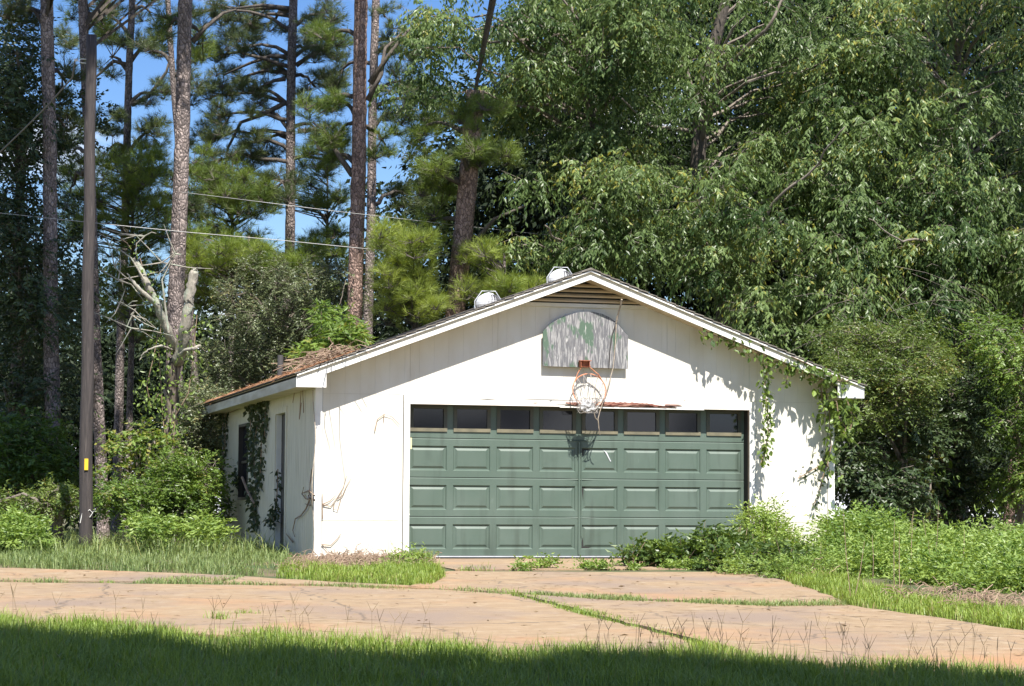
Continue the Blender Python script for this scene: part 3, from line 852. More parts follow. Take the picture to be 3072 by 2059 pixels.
# ------------------------------------------------------------------ utility pole
pt = 34.0
pb, ptop = at(196, 1190, pt), at(208.5, 80, pt)
pb[2] = -.1
pole = thing('utility_pole', 'dark creosoted utility pole with a yellow tag at the wood edge', 'utility pole', pb)
n = 24
pp = [pb + (ptop - pb)*k/n + np.array([.008*math.sin(k*.9), 0, 0]) for k in range(n+1)]
MB().tube(pp, np.linspace(.105, .078, n+1), 20, rough=.012).build('shaft', M['pole'], pole, smooth=True)
g = at(197, 1062, pt - .135); g2 = (at(197, 1074, pt-.135)[2], at(197, 1048, pt-.135)[2])
MB().box((g[0]-.028, g[1]-.012, g2[0]), (g[0]+.028, g[1]+.05, g2[1])).build('marker_tag', M['yellow'], pole)
h = at(190, 140, pt)
MB().tube([h + (.10, -.0, .03), h + (-.02, -.01, .03), h + (-.09, -.01, .0), h + (-.02, -.01, -.03), h + (.10, 0, -.03)], .009, 6).tube([h + (-.09, -.01, .02), h + (-.13, -.01, 0)], [.02, .028], 8).build('insulator', M['wire_lit'], pole)
MB().tube([at(183, 1195, pt-.12), at(188, 1172, pt-.12), at(205, 1165, pt-.12), at(212, 1172, pt-.12), at(205, 1182, pt-.12)], .008, 5).build('cable_loop', M['wire_lit'], pole)
tag(MB().tube([h + (-.12, 0, 0), at(165, 178, pt+.2), at(110, 240, pt+.9), at(55, 295, pt+1.7), at(0, 348, pt+2.6), at(-120, 450, pt+4.5)], .013, 6).build('guy_cable', mat('twisted_cable', (.16, .15, .15), .6)), 'grey cable running down to the left from the utility pole', 'cable')
tag(MB().tube([at(x, y, t) for x, y, t in ((-200, 462, 39), (0, 487, 39.3), (250, 513, 39.6), (430, 531, 39.8), (640, 549, 40.1), (820, 567, 40.4), (960, 580, 41), (1100, 592, 43), (1250, 604, 46))], .0058, 6).build('utility_line', M['wire_mid']), 'lower of two power lines crossing in front of the pines', 'power line', 'power lines across the woods')
tag(MB().tube([at(x, y, t) for x, y, t in ((415, 439, 41.7), (430, 441, 41.0), (600, 462, 40), (760, 482, 40), (960, 505, 41), (1100, 521, 43), (1250, 537, 46))], .005, 6).build('utility_line', M['wire_mid']), 'upper of two power lines crossing in front of the pines', 'power line', 'power lines across the woods')

# ------------------------------------------------------------------ foliage generators
def unit(v): return v / (np.linalg.norm(v, axis=-1)[..., None] + 1e-9)

def zone_pts(z, n, rng):
    """random points in an ellipse seen at depth t +- tr: z = (cx, cy, rx, ry, t, tr)"""
    cx, cy, rx, ry, t, tr = z
    a = rng.uniform(0, 2*np.pi, n); r = np.sqrt(rng.uniform(0, 1, n))
    return at(cx + rx*r*np.cos(a), cy + ry*r*np.sin(a), t + tr*rng.uniform(-1, 1, n))

def broad_clumps(mb, tw, C, R, nsp, nl, ll, lw, rng, tint0=.5, tvar=.22, droop=.6, slen=.5, down=.75, flat=.8):
    """leafy clumps: C centres, R radius; every clump holds drooping sprigs with leaves in two ranks"""
    k = len(C)
    ct = np.clip(tint0 + rng.normal(0, tvar, k), 0, .9)
    d = unit(rng.normal(size=(k, nsp, 3))); d[..., 2] = d[..., 2]*flat + .1*(flat > .7)
    d = unit(d) if flat > .7 else d
    R = np.broadcast_to(R, (k,))[:, None, None]
    r = rng.uniform(.35, 1.0, (k, nsp, 1))**.6
    P = (C[:, None] + d*R*r).reshape(-1, 3)
    D = unit(d*[1, 1, .5] + rng.normal(0, .45, d.shape)).reshape(-1, 3)
    SLn = slen*rng.uniform(.6, 1.2, (len(P), 1))
    T = np.repeat(ct, nsp)
    if tw is not None:
        q = rng.random(len(P)) < .35
        tw.twigs(P[q] - D[q]*.1, P[q] + D[q]*SLn[q]*.6 - np.array([0, 0, .2])*SLn[q]*droop, .004, .002)
    side = unit(np.cross(D, [0, 0, 1.0]))
    for j in range(nl):
        s = (j + rng.uniform(0, .8, (len(P), 1)))/nl
        pos = P + D*SLn*s - np.array([0, 0, 1.0])*droop*SLn*s*s
        tg = unit(D - np.array([0, 0, 2.0])*droop*s)
        sg = 1 if j % 2 else -1
        ld = tg*.45 + side*sg*.65 + np.array([0, 0, -1.0])*down + rng.normal(0, .28, P.shape)
        mb.leaves(pos, ld, side + tg*.25 + rng.normal(0, .38, P.shape), ll*rng.uniform(.7, 1.2, len(P)), lw*rng.uniform(.8, 1.2, len(P)),
                  np.clip(T + rng.normal(0, .16, len(P)), 0, 1))

def pine_clumps(mb, tw, C, R, nt, rng, tint0=.5, L=.17, nn=22, w=.007, limb_from=None):
    k = len(C)
    ct = np.clip(tint0 + rng.normal(0, .18, k), 0, 1)
    d = unit(rng.normal(size=(k, nt, 3))); d[..., 2] = d[..., 2]*.55 + .15
    R = np.broadcast_to(R, (k,))[:, None, None]
    P = C[:, None] + d*R*rng.uniform(.3, 1.0, (k, nt, 1))
    Ax = unit(d + np.array([0, 0, .55]) + rng.normal(0, .3, d.shape))
    P2 = P.reshape(-1, 3); A2 = Ax.reshape(-1, 3)
    mb.needles(P2, A2, nn, L, w, np.clip(np.repeat(ct, nt) + rng.normal(0, .14, len(P2)), 0, 1), .8, rng)
    if tw is not None:
        base = np.repeat(C - np.array([0, 0, .08]), nt, 0)
        q = rng.random(len(P2)) < .6
        tw.twigs(base[q], P2[q], .008, .004)

def limb_pts(a, b, sag, rng, n=7, wob=.06):
    s = np.linspace(0, 1, n)[:, None]
    p = a + (b - a)*s
    p[:, 2] += sag*np.sin(np.pi*s[:, 0])
    L = np.linalg.norm(b - a)
    p[1:-1] += rng.normal(0, wob*L/4, (n-2, 3))
    return p

def trunk_mb(pts, r0, r1, rng, k=16, step=.12):
    pts = np.asarray(pts, float)
    seg = np.linalg.norm(np.diff(pts, axis=0), axis=1); cum = np.concatenate([[0], np.cumsum(seg)])
    n = int(cum[-1]/step)
    s = np.linspace(0, cum[-1], n)
    p = np.stack([np.interp(s, cum, pts[:, i]) for i in range(3)], 1)
    p[:, :2] += .012*np.stack([np.sin(s*1.1), np.cos(s*.8)], 1)
    r = np.interp(s, [0, .5, cum[-1]], [r0*1.25, r0, r1])
    return MB().tube(p, r, k, rough=.035, rng=rng)

# ------------------------------------------------------------------ pines
def pine(label, pxs, t, wpx, bark, zones, m='pine', tint=.5, top_h=17, crown=True, seed=0, limbs=(), group='tall pine trees in the wood', r1s=.8, front=2.0, shade=()):
    """pxs: two (px,py) points on the trunk, wpx trunk width in display px; zones: (cx,cy,rx,ry,dt,n clumps)"""
    rng = np.random.default_rng(100 + seed)
    a, b = at(*pxs[0], t), at(*pxs[1], t)
    if a[2] < b[2]: a, b = b, a
    dirv = (a - b)/(a[2] - b[2])
    z0 = -.1
    base = b + dirv*(z0 - b[2]); topp = b + dirv*(top_h - b[2])
    rad = wpx*SC/F*t/2
    o = thing('pine_tree', label, 'tree', base, group)
    trunk_mb([base, (base + topp)/2, topp], rad*1.05, rad*r1s*.75, rng).build('trunk', M[bark], o, smooth=True)
    mb, tw = MB(), MB()
    def tp(z): return base + dirv*(z - z0)
    C = []
    for zn in zones:
        cx, cy, rx, ry, dt, n = zn[:6]
        c = zone_pts((cx, cy, rx, ry, t + dt, 1.1), n, rng)
        zc = at(cx, cy, t + dt)
        st = tp(max(1.5, zc[2] - rng.uniform(-.1, .5)))
        ln = limb_pts(st, zc, .15, rng)
        MB().tube(ln, np.linspace(.055, .02, len(ln)), 6).build('limb', M['bark_dark'], o, smooth=True)
        tw.twigs(np.repeat(ln[[4]], len(c), 0)*.5 + np.repeat(ln[[6]], len(c), 0)*.5, c, .014, .007)
        C.append(c)
    for lb in limbs:
        p = [at(x, y, t + d) for x, y, d in lb]
        MB().tube(p, np.linspace(.06, .018, len(p)), 6).build('limb', M['bark_dark'], o, smooth=True)
    if C:
        C = np.vstack(C)
        pine_clumps(mb, tw, C, rng.uniform(.22, .42, len(C)), 24, rng, tint)
    sh = []
    for (x, y, dt, k) in shade:
        q = zone_pts((x, y, 22, 30, t + dt, .3), k, rng)
        sh.append(q + SUND*rng.uniform(8, 13, (k, 1)))  # extra out-of-view clumps, added up the sun ray to shade chosen spots
    if sh:
        sh = np.vstack(sh); sh = sh[sh[:, 2] > 10.8]
        zc = tp(np.clip(sh[:, 2] - 1.5, 9, top_h)[:, None])
        tw.twigs(zc, sh, .04, .015)
        pine_clumps(mb, tw, sh, .5, 24, rng, tint, .24, 20, .024)
    if crown and front > 0:      # crown above the picture, shades the wood
        zc = np.array([tp(q) for q in rng.uniform(11.5, top_h, 26)])
        ang = rng.uniform(0, 6.28, 26); rr = rng.uniform(.5, 3.0, 26)
        c = zc + np.stack([rr*np.cos(ang), rr*np.sin(ang) - front, 0*rr], 1)
        tw.twigs(zc, c, .04, .015)
        pine_clumps(mb, tw, c, .75, 26, rng, tint, .24, 20, .022)
    if mb.n: mb.build('crown', M[m], o, tint=True)
    if tw.n: tag(tw.build('twigs', M['bark_dark'], o), kind='stuff')
    return o

pine('tall pine with dappled grey bark, leftmost of the trunks', ((108, 0), (120, 950)), 40, 36, 'bark',
     [(60, 20, 45, 40, 0, 6), (150, 190, 30, 50, 1, 5), (150, 300, 30, 40, 1.5, 5), (30, 40, 30, 40, .5, 3)], 'pine_dk', .4, seed=1, shade=[(115, 120, 0, 3), (115, 330, 0, 5), (118, 440, 0, 3), (120, 640, 0, 5), (120, 880, 0, 6), (60, 900, -1, 8), (60, 700, 0, 8), (60, 1000, -1.5, 8), (150, 1020, -1.5, 8), (160, 800, 3, 8), (40, 500, 0, 6), (40, 300, 0, 6)])
pine('pine trunk half hidden directly behind the dark utility pole', ((190, 0), (229, 1060)), 43, 27, 'bark',
     [(200, 20, 40, 40, 0, 5), (165, 350, 40, 50, 2, 6), (160, 430, 40, 60, 2, 6), (240, 60, 25, 50, 1, 4)], 'pine', .4, seed=2, shade=[(200, 250, 0, 5), (200, 400, 0, 5), (210, 480, 0, 4), (260, 800, 5, 8), (260, 950, 3, 8), (300, 900, 5, 8)])
pine('slender pine between the pole and the tallest bare trunk', ((301, 0), (268, 1050)), 50, 21, 'bark_grey',
     [(355, 100, 45, 45, 0, 6), (350, 215, 45, 35, 0, 6), (250, 130, 40, 60, 0, 7), (255, 270, 45, 35, 0, 6), (345, 30, 40, 30, 0, 4), (345, 300, 40, 40, -1, 9), (340, 400, 50, 60, -1, 12), (250, 340, 40, 40, 0, 8), (240, 40, 40, 30, 0, 5), (150, 100, 30, 40, 2, 5), (360, 480, 50, 50, 0, 8)],
     'pine_dk', .5, seed=3, limbs=[[(300, 240, 0), (340, 220, 0), (380, 165, 0), (392, 120, 0)], [(297, 150, 0), (260, 140, 0), (232, 165, 0), (215, 180, 0)]], shade=[(299, 160, 0, 4), (297, 350, 0, 4)], front=0)
pine('straight thick pale pine trunk rising behind the dead snag', ((425, 0), (400, 780)), 42, 40, 'bark',
     [(470, 90, 30, 50, 1, 4), (385, 60, 30, 40, 2, 4)], 'pine', .5, seed=4, limbs=[[(440, 95, 0), (470, 62, 0), (510, 30, .3), (540, 22, .5)]], front=0)
pine('thin dark pine stem pressed against the thick pale pine', ((383, 0), (430, 640)), 47, 17, 'bark_grey',
     [(340, 120, 30, 30, 0, 3), (440, 180, 30, 30, 0, 4), (430, 470, 30, 40, 0, 5)], 'pine_dk', .4, seed=5, crown=False)
pine('pine with crooked dark limbs standing against open sky', ((669, 0), (660, 640)), 50, 26, 'bark_grey',
     [(520, 25, 50, 30, 0, 6), (480, 130, 45, 35, 0, 8), (560, 110, 50, 35, 0, 8), (610, 60, 45, 40, 1, 6), (570, 200, 40, 25, 0, 5), (500, 270, 40, 40, 0, 8), (560, 330, 50, 40, 0, 9), (600, 255, 35, 30, 0, 5), (480, 370, 40, 30, 0, 6),
      (750, 110, 45, 40, 0, 8), (730, 300, 40, 35, 0, 7), (640, 420, 40, 40, -1, 9), (750, 40, 50, 35, 0, 10), (600, 160, 60, 50, 1, 9), (720, 200, 50, 50, 1, 9), (480, 220, 50, 50, 1, 8), (540, 400, 60, 40, 1, 9), (460, 30, 40, 40, 1, 8), (760, 380, 40, 40, 1, 9), (530, 190, 60, 40, 1, 9), (600, 330, 50, 40, 1, 9), (470, 320, 40, 40, 1, 8), (560, 60, 60, 40, 1, 8), (700, 120, 40, 50, 1, 7)],
     'pine_dk', .55, seed=6, limbs=[[(655, 130, 0), (620, 128, 0), (570, 145, .3), (510, 172, .5)], [(652, 180, 0), (625, 185, 0), (585, 205, 0)], [(652, 235, 0), (600, 262, 0), (550, 280, 0), (520, 340, 0), (512, 405, 0)],
      [(660, 20, 0), (600, 12, 0), (530, 20, 0)], [(680, 300, 0), (720, 296, 0), (770, 315, 0)], [(676, 150, 0), (720, 120, 0), (770, 90, 0)]], front=0, shade=[(667, 60, 0, 4), (665, 200, 0, 5), (480, 130, 0, 4), (560, 330, 0, 4)])
pine('reddish pine trunk rising above the leafy left roof slope', ((826, 0), (810, 760)), 41.5, 38, 'bark_red',
     [(740, 90, 40, 30, 1, 6), (720, 250, 40, 30, 1, 6), (740, 360, 45, 40, 1, 7), (780, 300, 25, 40, 1, 5), (880, 330, 35, 40, 2, 5), (770, 240, 30, 30, 1, 4)], 'pine', .4, seed=7,
     limbs=[[(805, 400, 0), (770, 350, .3), (740, 300, .6), (715, 280, .8)], [(840, 230, 0), (870, 170, 0), (880, 110, .3), (930, 65, .5)], [(845, 190, 0), (900, 110, 0), (940, 60, .3)]], shade=[(815, 370, 0, 4), (813, 450, 0, 4), (812, 520, 0, 3)], front=0)
pine('narrower pine trunk close behind the reddish pine', ((858, 0), (842, 700)), 49, 24, 'bark',
     [(900, 110, 40, 50, 0, 6), (930, 190, 45, 40, 0, 8), (900, 260, 35, 40, 0, 8), (880, 40, 30, 30, 0, 3), (960, 120, 40, 50, 1, 9), (980, 240, 50, 50, 1, 10), (930, 440, 50, 50, 1, 9), (770, 170, 40, 40, 1, 7)], 'pine_dk', .6, seed=8, front=0)
pine('leaning pine with a forked limb behind the garage roof', ((1086, 215), (1040, 722)), 41.5, 45, 'bark_red',
     [(1040, 345, 60, 30, -1, 9), (960, 380, 45, 35, 0, 7), (1150, 360, 60, 40, 0, 8), (1100, 260, 70, 40, 0, 9), (960, 290, 50, 40, 1, 7), (1000, 440, 60, 40, 1, 8), (960, 520, 50, 50, 1, 9)],
     'pine', .6, seed=9, r1s=1.25, limbs=[[(1060, 590, 0), (1095, 540, 0), (1130, 500, -.2), (1200, 470, -.4)], [(1055, 420, 0), (1000, 395, -.4), (960, 380, -.2)]], top_h=8.4, shade=[(1060, 400, 0, 4), (1055, 480, 0, 5), (1050, 550, 0, 3)], front=0)

def young_pine(label, px, t, zones, seed, tint=.6, m='pine_lt', R=(.25, .45)):
    rng = np.random.default_rng(300 + seed)
    b = at(px, 1150, t); b[2] = -.1
    o = thing('young_pine', label, 'tree', b, 'young pines below the tall trunks')
    zmax = max(at(z[0], z[1] - z[3], t)[2] for z in zones)
    MB().tube([b, b + (0.03, 0, zmax*.5), b + (0, .05, zmax)], [.08, .06, .02], 8).build('trunk', M['bark_grey'], o)
    mb, tw = MB(), MB()
    for cx, cy, rx, ry, dt, n in zones:
        c = zone_pts((cx, cy, rx, ry, t + dt, 1.0), n, rng)
        st = np.tile(b, (n, 1)); st[:, 2] = np.maximum(.5, c[:, 2] - .3)
        tw.twigs(st, c, .022, .008)
        pine_clumps(mb, tw, c, rng.uniform(*R, n), 18, rng, tint, .19)
    tw.build('limb', M['bark_dark'], o)
    mb.build('crown', M[m], o, tint=True)
young_pine('bushy young pine filling the gap left of the pale trunk', 290, 45, [(270, 400, 70, 60, 0, 22), (250, 500, 70, 50, 0, 20), (330, 510, 60, 60, 0, 20), (300, 620, 70, 60, 0, 20), (170, 480, 40, 90, 1, 14), (340, 390, 40, 50, 0, 10), (300, 720, 70, 60, 1, 14)], 1, .4, 'pine_lt')
young_pine('dark young pine right of the pale trunk with a bare stick', 520, 49, [(500, 420, 70, 40, 0, 24), (560, 470, 70, 40, 0, 22), (460, 480, 50, 60, 0, 20), (520, 540, 70, 40, 0, 20), (450, 380, 30, 40, 0, 8), (600, 430, 30, 30, 0, 5)], 2, .5, 'pine')
young_pine('bright green young pine behind the grey leafed shrub', 560, 43.5, [(490, 590, 60, 45, 0, 24), (580, 600, 60, 40, 0, 24), (650, 620, 50, 40, 0, 16), (460, 640, 40, 60, 0, 16), (700, 600, 40, 40, 0, 10), (440, 560, 30, 40, 0, 8)], 3, .5)
young_pine('feathery young pine right of the open blue gap', 740, 52, [(740, 450, 55, 40, 0, 16), (730, 540, 50, 60, 0, 16), (625, 440, 40, 35, 0, 10), (760, 610, 40, 60, 0, 14), (690, 400, 30, 30, 0, 5)], 4, .45, 'pine')
young_pine('yellow green young pine between the two reddish trunks', 940, 41, [(930, 630, 60, 40, 0, 22), (970, 690, 50, 40, 0, 14), (900, 560, 40, 50, 0, 12), (960, 560, 40, 40, 0, 10), (900, 700, 40, 40, 0, 9)], 5, .7)
young_pine('low yellow green pine showing over the ridge beside the turbines', 1150, 40.6, [(1120, 660, 60, 30, 0, 18), (1190, 665, 60, 30, 0, 16), (1100, 600, 40, 40, 0, 9), (1250, 690, 40, 25, 0, 6)], 6, .65)

# ------------------------------------------------------------------ broadleaf trees
def broad_tree(name, label, cat, base_px, t, zones, m, leaf, seed, trunk_r=.18, height=9, bark='bark_dark', tint=.45, nsp=44, nl=11, limbs=(), group=None, R=(.45, .8), holes=(), droop=.6, slen=.5, down=.75, trunk_path=None, extra=None, flat=.8, tvar=.22, keep=1.0, pockets=False):
    rng = np.random.default_rng(500 + seed)
    b = at(base_px, 1150, t); b[2] = -.1
    o = thing(name, label, cat, b, group)
    if trunk_path is None: trunk_path = [b, b + (.2, 0, height*.4), b + (.1, -.1, height)]
    else: trunk_path = [at(x, y, tt) for x, y, tt in trunk_path]
    trunk_mb(trunk_path, trunk_r, trunk_r*.35, rng, 12, .2).build('trunk', M[bark], o, smooth=True)
    mb, tw = MB(), MB()
    for lb in limbs:
        p = np.array([at(x, y, tt) for x, y, tt in lb[1:]])
        s1 = np.linspace(0, len(p)-1, len(p)*5)
        p = np.stack([np.interp(s1, np.arange(len(p)), p[:, i]) for i in range(3)], 1)
        p[1:-1] += np.cumsum(rng.normal(0, .022, (len(p)-2, 3)), 0)*np.sin(np.linspace(0, np.pi, len(p)-2))[:, None]
        MB().tube(p, np.linspace(lb[0]*.8, lb[0]*.25, len(p)), 8, rough=.05, rng=rng).build('limb', M['limb'], o, smooth=True)
    C = []
    for cx, cy, rx, ry, dt, tr, n in zones:
        cxs = []; n = max(2, int(n*keep))
        while len(cxs) < n:
            a = rng.uniform(0, 6.28); r = math.sqrt(rng.random())
            x, y = cx + rx*r*math.cos(a), cy + ry*r*math.sin(a)
            if any(((x-hx)/(hr))**2 + ((y-hy)/(hq))**2 < 1 for hx, hy, hr, hq in holes): 
                if rng.random() < .93: cxs.append(None); continue
            cxs.append((x, y))
        q = np.array([c for c in cxs if c])
        C.append(at(q[:, 0], q[:, 1], t + dt + tr*rng.uniform(-1, 1, len(q))))
    if extra is not None: C.append(extra)
    C = np.vstack(C)
    if pockets: C = C[vn(C[:, 0] + 3*seed, C[:, 2], 1.35) > -.28]
    tpts = np.array(trunk_path)
    st = np.stack([np.interp(np.clip(C[:, 2] - .8, 0.3, height*.95), tpts[:, 2], tpts[:, i]) for i in range(3)], 1)
    for i in range(len(C)):
        if i % 3 == 0:
            p = limb_pts(st[i], C[i], .3, rng, 6, .12); tw.tube(p, np.linspace(.04, .01, 6), 5, cap=False)
    broad_clumps(mb, tw, C, rng.uniform(*R, len(C)), nsp, nl, leaf[0], leaf[1], rng, tint, droop=droop, slen=slen, down=down, flat=flat, tvar=tvar)
    tag(tw.build('branches', M['limb'], o), kind='stuff')
    mb.build('crown', M[m], o, tint=True)
    return o

holes = [(1590, 270, 26, 40), (1480, 260, 30, 20), (2235, 75, 26, 22), (2275, 190, 20, 30), (1390, 250, 28, 20)]
big = dict(m='broad', leaf=(.118, .045), nsp=40, nl=10, holes=holes, group='large broadleaf trees behind the garage', R=(.26, .62), tint=.45, flat=.55, tvar=.30, keep=.95, pockets=True)
broad_tree('broadleaf_tree', 'large broadleaf tree with drooping leaves behind the left of the roof ridge', 'tree', 1330, 43,
    [(1130, 90, 190, 110, 0, 2.5, 34), (1320, 90, 200, 120, 0, 2.5, 38), (1100, 200, 190, 60, 0, 2, 16), (1330, 220, 200, 80, 1, 2.5, 22), (1330, 400, 150, 120, -1, 2, 34), (1290, 540, 130, 60, -1, 1.5, 16), (1400, 560, 110, 70, -1, 2, 18), (1250, 300, 120, 60, 0, 2, 12), (1250, -60, 300, 60, 0, 3, 24)],
    seed=1, trunk_r=.2, height=10, limbs=[[.06, (1440, 760, 43), (1380, 580, 42), (1300, 555, 41), (1245, 515, 40.5)], [.05, (1580, 300, 43), (1480, 280, 42), (1420, 225, 41)]], **big)
broad_tree('broadleaf_tree', 'large broadleaf tree with a dark forked trunk above the right roof slope', 'tree', 1650, 43,
    [(1600, 80, 210, 110, 0, 2.5, 44), (1750, 200, 190, 120, 0, 2.5, 44), (1620, 360, 180, 110, 0, 2.5, 36), (1760, 430, 190, 120, -1.5, 2, 46), (1620, 560, 160, 80, -1, 2, 26), (1800, 590, 200, 100, -2, 2, 44), (1780, 720, 130, 70, -3, 1.2, 22), (1650, -60, 260, 60, 0, 3, 24)],
    seed=2, trunk_r=.24, height=11, trunk_path=[(1640, 1150, 43), (1660, 700, 43), (1590, 440, 43), (1600, 220, 43), (1700, -150, 43)],
    limbs=[[.07, (1600, 330, 43), (1640, 160, 42), (1760, 60, 41), (1810, -40, 41)], [.045, (1700, 640, 41), (1760, 450, 40), (1860, 360, 39.5), (1930, 290, 39)]], **big)
broad_tree('broadleaf_tree', 'large broadleaf tree hanging over the weeds at the right edge', 'tree', 2180, 43,
    [(1980, 120, 190, 130, 0, 2.5, 44), (2200, 120, 200, 140, 0, 2.5, 44), (2000, 330, 180, 120, -1, 2.5, 44), (2220, 350, 190, 130, -1, 2.5, 46), (2000, 540, 190, 110, -2, 2, 44), (2230, 560, 180, 120, -2, 2, 44), (2000, 690, 170, 80, -3, 1.5, 30), (2260, 720, 150, 80, -2, 1.5, 26), (2150, -60, 300, 60, 0, 3, 26), (2420, 400, 100, 350, 0, 2, 40)],
    seed=3, trunk_r=.22, height=10, limbs=[[.035, (2170, 560, 40), (2060, 530, 38.5), (1985, 500, 38)], [.05, (2100, 400, 42), (2200, 240, 41), (2270, 190, 40)]], **big)
# twigs hanging bare in the right tree
rng = np.random.default_rng(9)
tw = MB()
for k in range(34):
    a = zone_pts((2060, 690, 160, 90, 37.6, .8), 1, rng)[0]; d = rng.normal(size=3)*[1, .4, .6]; d[2] -= .5
    p = [a, a + d*.25, a + d*.5 + np.array([0, 0, -.08]), a + d*.7 + np.array([0, 0, -.22])]
    tw.tube(p, [.004, .003, .003, .002], 4, cap=False)
tag(tw.build('bare_twigs', M['limb']), 'tangle of bare pale twigs hanging under the right hand tree', 'twigs', kind='stuff')

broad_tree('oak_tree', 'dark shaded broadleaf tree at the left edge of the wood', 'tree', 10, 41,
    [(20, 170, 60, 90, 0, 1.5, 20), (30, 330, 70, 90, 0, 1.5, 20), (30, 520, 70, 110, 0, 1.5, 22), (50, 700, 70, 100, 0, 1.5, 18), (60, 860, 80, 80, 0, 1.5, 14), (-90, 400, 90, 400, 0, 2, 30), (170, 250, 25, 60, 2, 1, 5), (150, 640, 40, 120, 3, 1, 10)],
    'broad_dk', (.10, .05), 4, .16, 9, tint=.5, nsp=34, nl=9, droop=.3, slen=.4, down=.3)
broad_tree('yaupon_tree', 'grey green small leaved tree behind the left eave', 'tree', 620, 42.5,
    [(560, 720, 80, 60, 0, 1.2, 18), (660, 700, 80, 70, 0, 1.2, 20), (760, 650, 50, 70, 0, 1.2, 12), (520, 830, 70, 60, -.5, 1, 16), (640, 800, 80, 50, 0, 1, 16), (740, 760, 60, 40, 0, 1, 9), (500, 900, 40, 40, -1, .6, 6), (620, 620, 60, 40, 0, 1, 8)],
    'broad_grey', (.052, .026), 5, .1, 4.6, tint=.5, nsp=42, nl=10, R=(.2, .38), droop=.2, slen=.28, down=.15,
    limbs=[[.02, (690, 760, 41.5), (740, 720, 41), (775, 690, 41), (790, 640, 41)], [.018, (700, 940, 41), (640, 900, 40), (560, 880, 40)], [.015, (620, 860, 41), (560, 940, 40), (520, 960, 40)]])
broad_tree('privet_shrub', 'pale leaved shrub against the far left garage corner', 'shrub', 460, 38.8,
    [(455, 940, 45, 40, 0, .5, 9), (450, 1020, 50, 45, 0, .5, 11), (480, 980, 28, 40, 0, .4, 6), (430, 1060, 40, 30, 0, .4, 7)], 'broad_grey', (.06, .03), 6, .04, 2.2, tint=.7, nsp=48, nl=9, R=(.22, .36), droop=.2, slen=.3, down=.1)

# dead snag with vines
sn = thing('dead_tree', 'broken dead snag with two pale forked limbs left of the garage', 'tree', at(392, 1080, 37.5))
rng = np.random.default_rng(77)
def px_tube(pts, radii, name, m, par, k=10, rough=.07):
    p = np.array([at(x, y, t) for x, y, t in pts])
    s0 = np.arange(len(p)); s1 = np.linspace(0, len(p)-1, len(p)*4)
    radii = np.interp(s1, s0, radii)
    p = np.stack([np.interp(s1, s0, p[:, i]) for i in range(3)], 1); p[1:-1] += rng.normal(0, .007, (len(p)-2, 3))
    return MB().tube(p, radii, k, rough=rough, rng=rng).build(name, M[m], par, smooth=True)
px_tube([(388, 1170, 37.5), (386, 1040, 37.5), (392, 960, 37.5), (392, 880, 37.4), (403, 820, 37.3), (414, 790, 37.2)], [.15, .125, .115, .12, .10, .07], 'trunk', 'dead_low', sn, 14)
px_tube([(405, 830, 37.3), (420, 770, 37.1), (428, 720, 37), (436, 660, 37), (443, 622, 37), (446, 616, 37)], [.10, .10, .09, .085, .075, .03], 'limb', 'dead', sn)
px_tube([(400, 800, 37.3), (385, 760, 37), (362, 700, 36.8), (335, 650, 36.7), (322, 615, 36.7), (306, 590, 36.7)], [.08, .07, .065, .06, .05, .02], 'limb', 'dead', sn)
px_tube([(375, 720, 36.9), (340, 680, 36.6), (308, 650, 36.5), (290, 625, 36.5)], [.035, .04, .03, .008], 'limb', 'dead', sn)
px_tube([(408, 815, 37.2), (425, 800, 36.9), (445, 795, 36.8), (458, 790, 36.8)], [.05, .03, .03, .02], 'limb', 'dead', sn)
px_tube([(395, 800, 37.2), (370, 790, 36.8), (345, 795, 36.7), (325, 810, 36.7), (318, 825, 36.7)], [.02, .02, .015, .012, .006], 'limb', 'dead', sn, 6)
tw = MB()
for (x, y) in ((300, 720), (290, 700), (270, 640), (262, 610), (400, 580), (370, 600), (300, 750), (330, 540), (250, 560), (275, 690)):
    a = at(x, y, 36.6)
    for q in range(4):
        d = rng.normal(size=3)*[.35, .1, .3]
        tw.tube([a, a + d*.5 + rng.normal(0, .03, 3), a + d], [.012, .009, .004], 5, cap=False)
for pts in ([(300, 720), (310, 705), (295, 735), (285, 760)], [(270, 640), (300, 650), (330, 690)], [(385, 760), (370, 640), (390, 600), (402, 580)], [(330, 640), (300, 590), (260, 560), (225, 548)]):
    tw.tube([at(x, y, 36.6) for x, y in pts], np.linspace(.018, .006, len(pts)), 6, cap=False)
tw.build('twig', M['dead'], sn)

LEAF = {}
def tot_len(path): return sum(np.linalg.norm(np.diff(np.array(p), axis=0), axis=1).sum() for p in path)
def one_leaf(o, q, d, rng, size, m, tint):
    """a single vine leaf, one of five shared meshes"""
    v = int(np.clip(round((tint + rng.normal(0, .22))*4), 0, 4))
    if (m, v) not in LEAF:
        V = [(0, 0, 0), (.22, .18, .03), (.31, .42, .06), (.18, .75, .04), (0, 1, -.04), (-.18, .75, .04), (-.31, .42, .06), (-.22, .18, .03), (0, .45, 0)]
        ob = MB().add(V, [(8, i, i+1) for i in range(7)] + [(8, 7, 0)], v/4).build('leaf', M[m], None, tint=True)
        LEAF[(m, v)] = ob.data
        bpy.data.objects.remove(ob)
    y = unit(d); x = rng.normal(size=3); x = unit(x - y*(x @ y)); z = np.cross(x, y)
    ob = bpy.data.objects.new('leaf', LEAF[(m, v)]); col.objects.link(ob); ob.parent = o
    l = q - np.array(o['_o'])
    ob.matrix_local = Matrix(((x[0]*size, y[0]*size, z[0]*size, l[0]), (x[1]*size, y[1]*size, z[1]*size, l[1]), (x[2]*size, y[2]*size, z[2]*size, l[2]), (0, 0, 0, 1)))
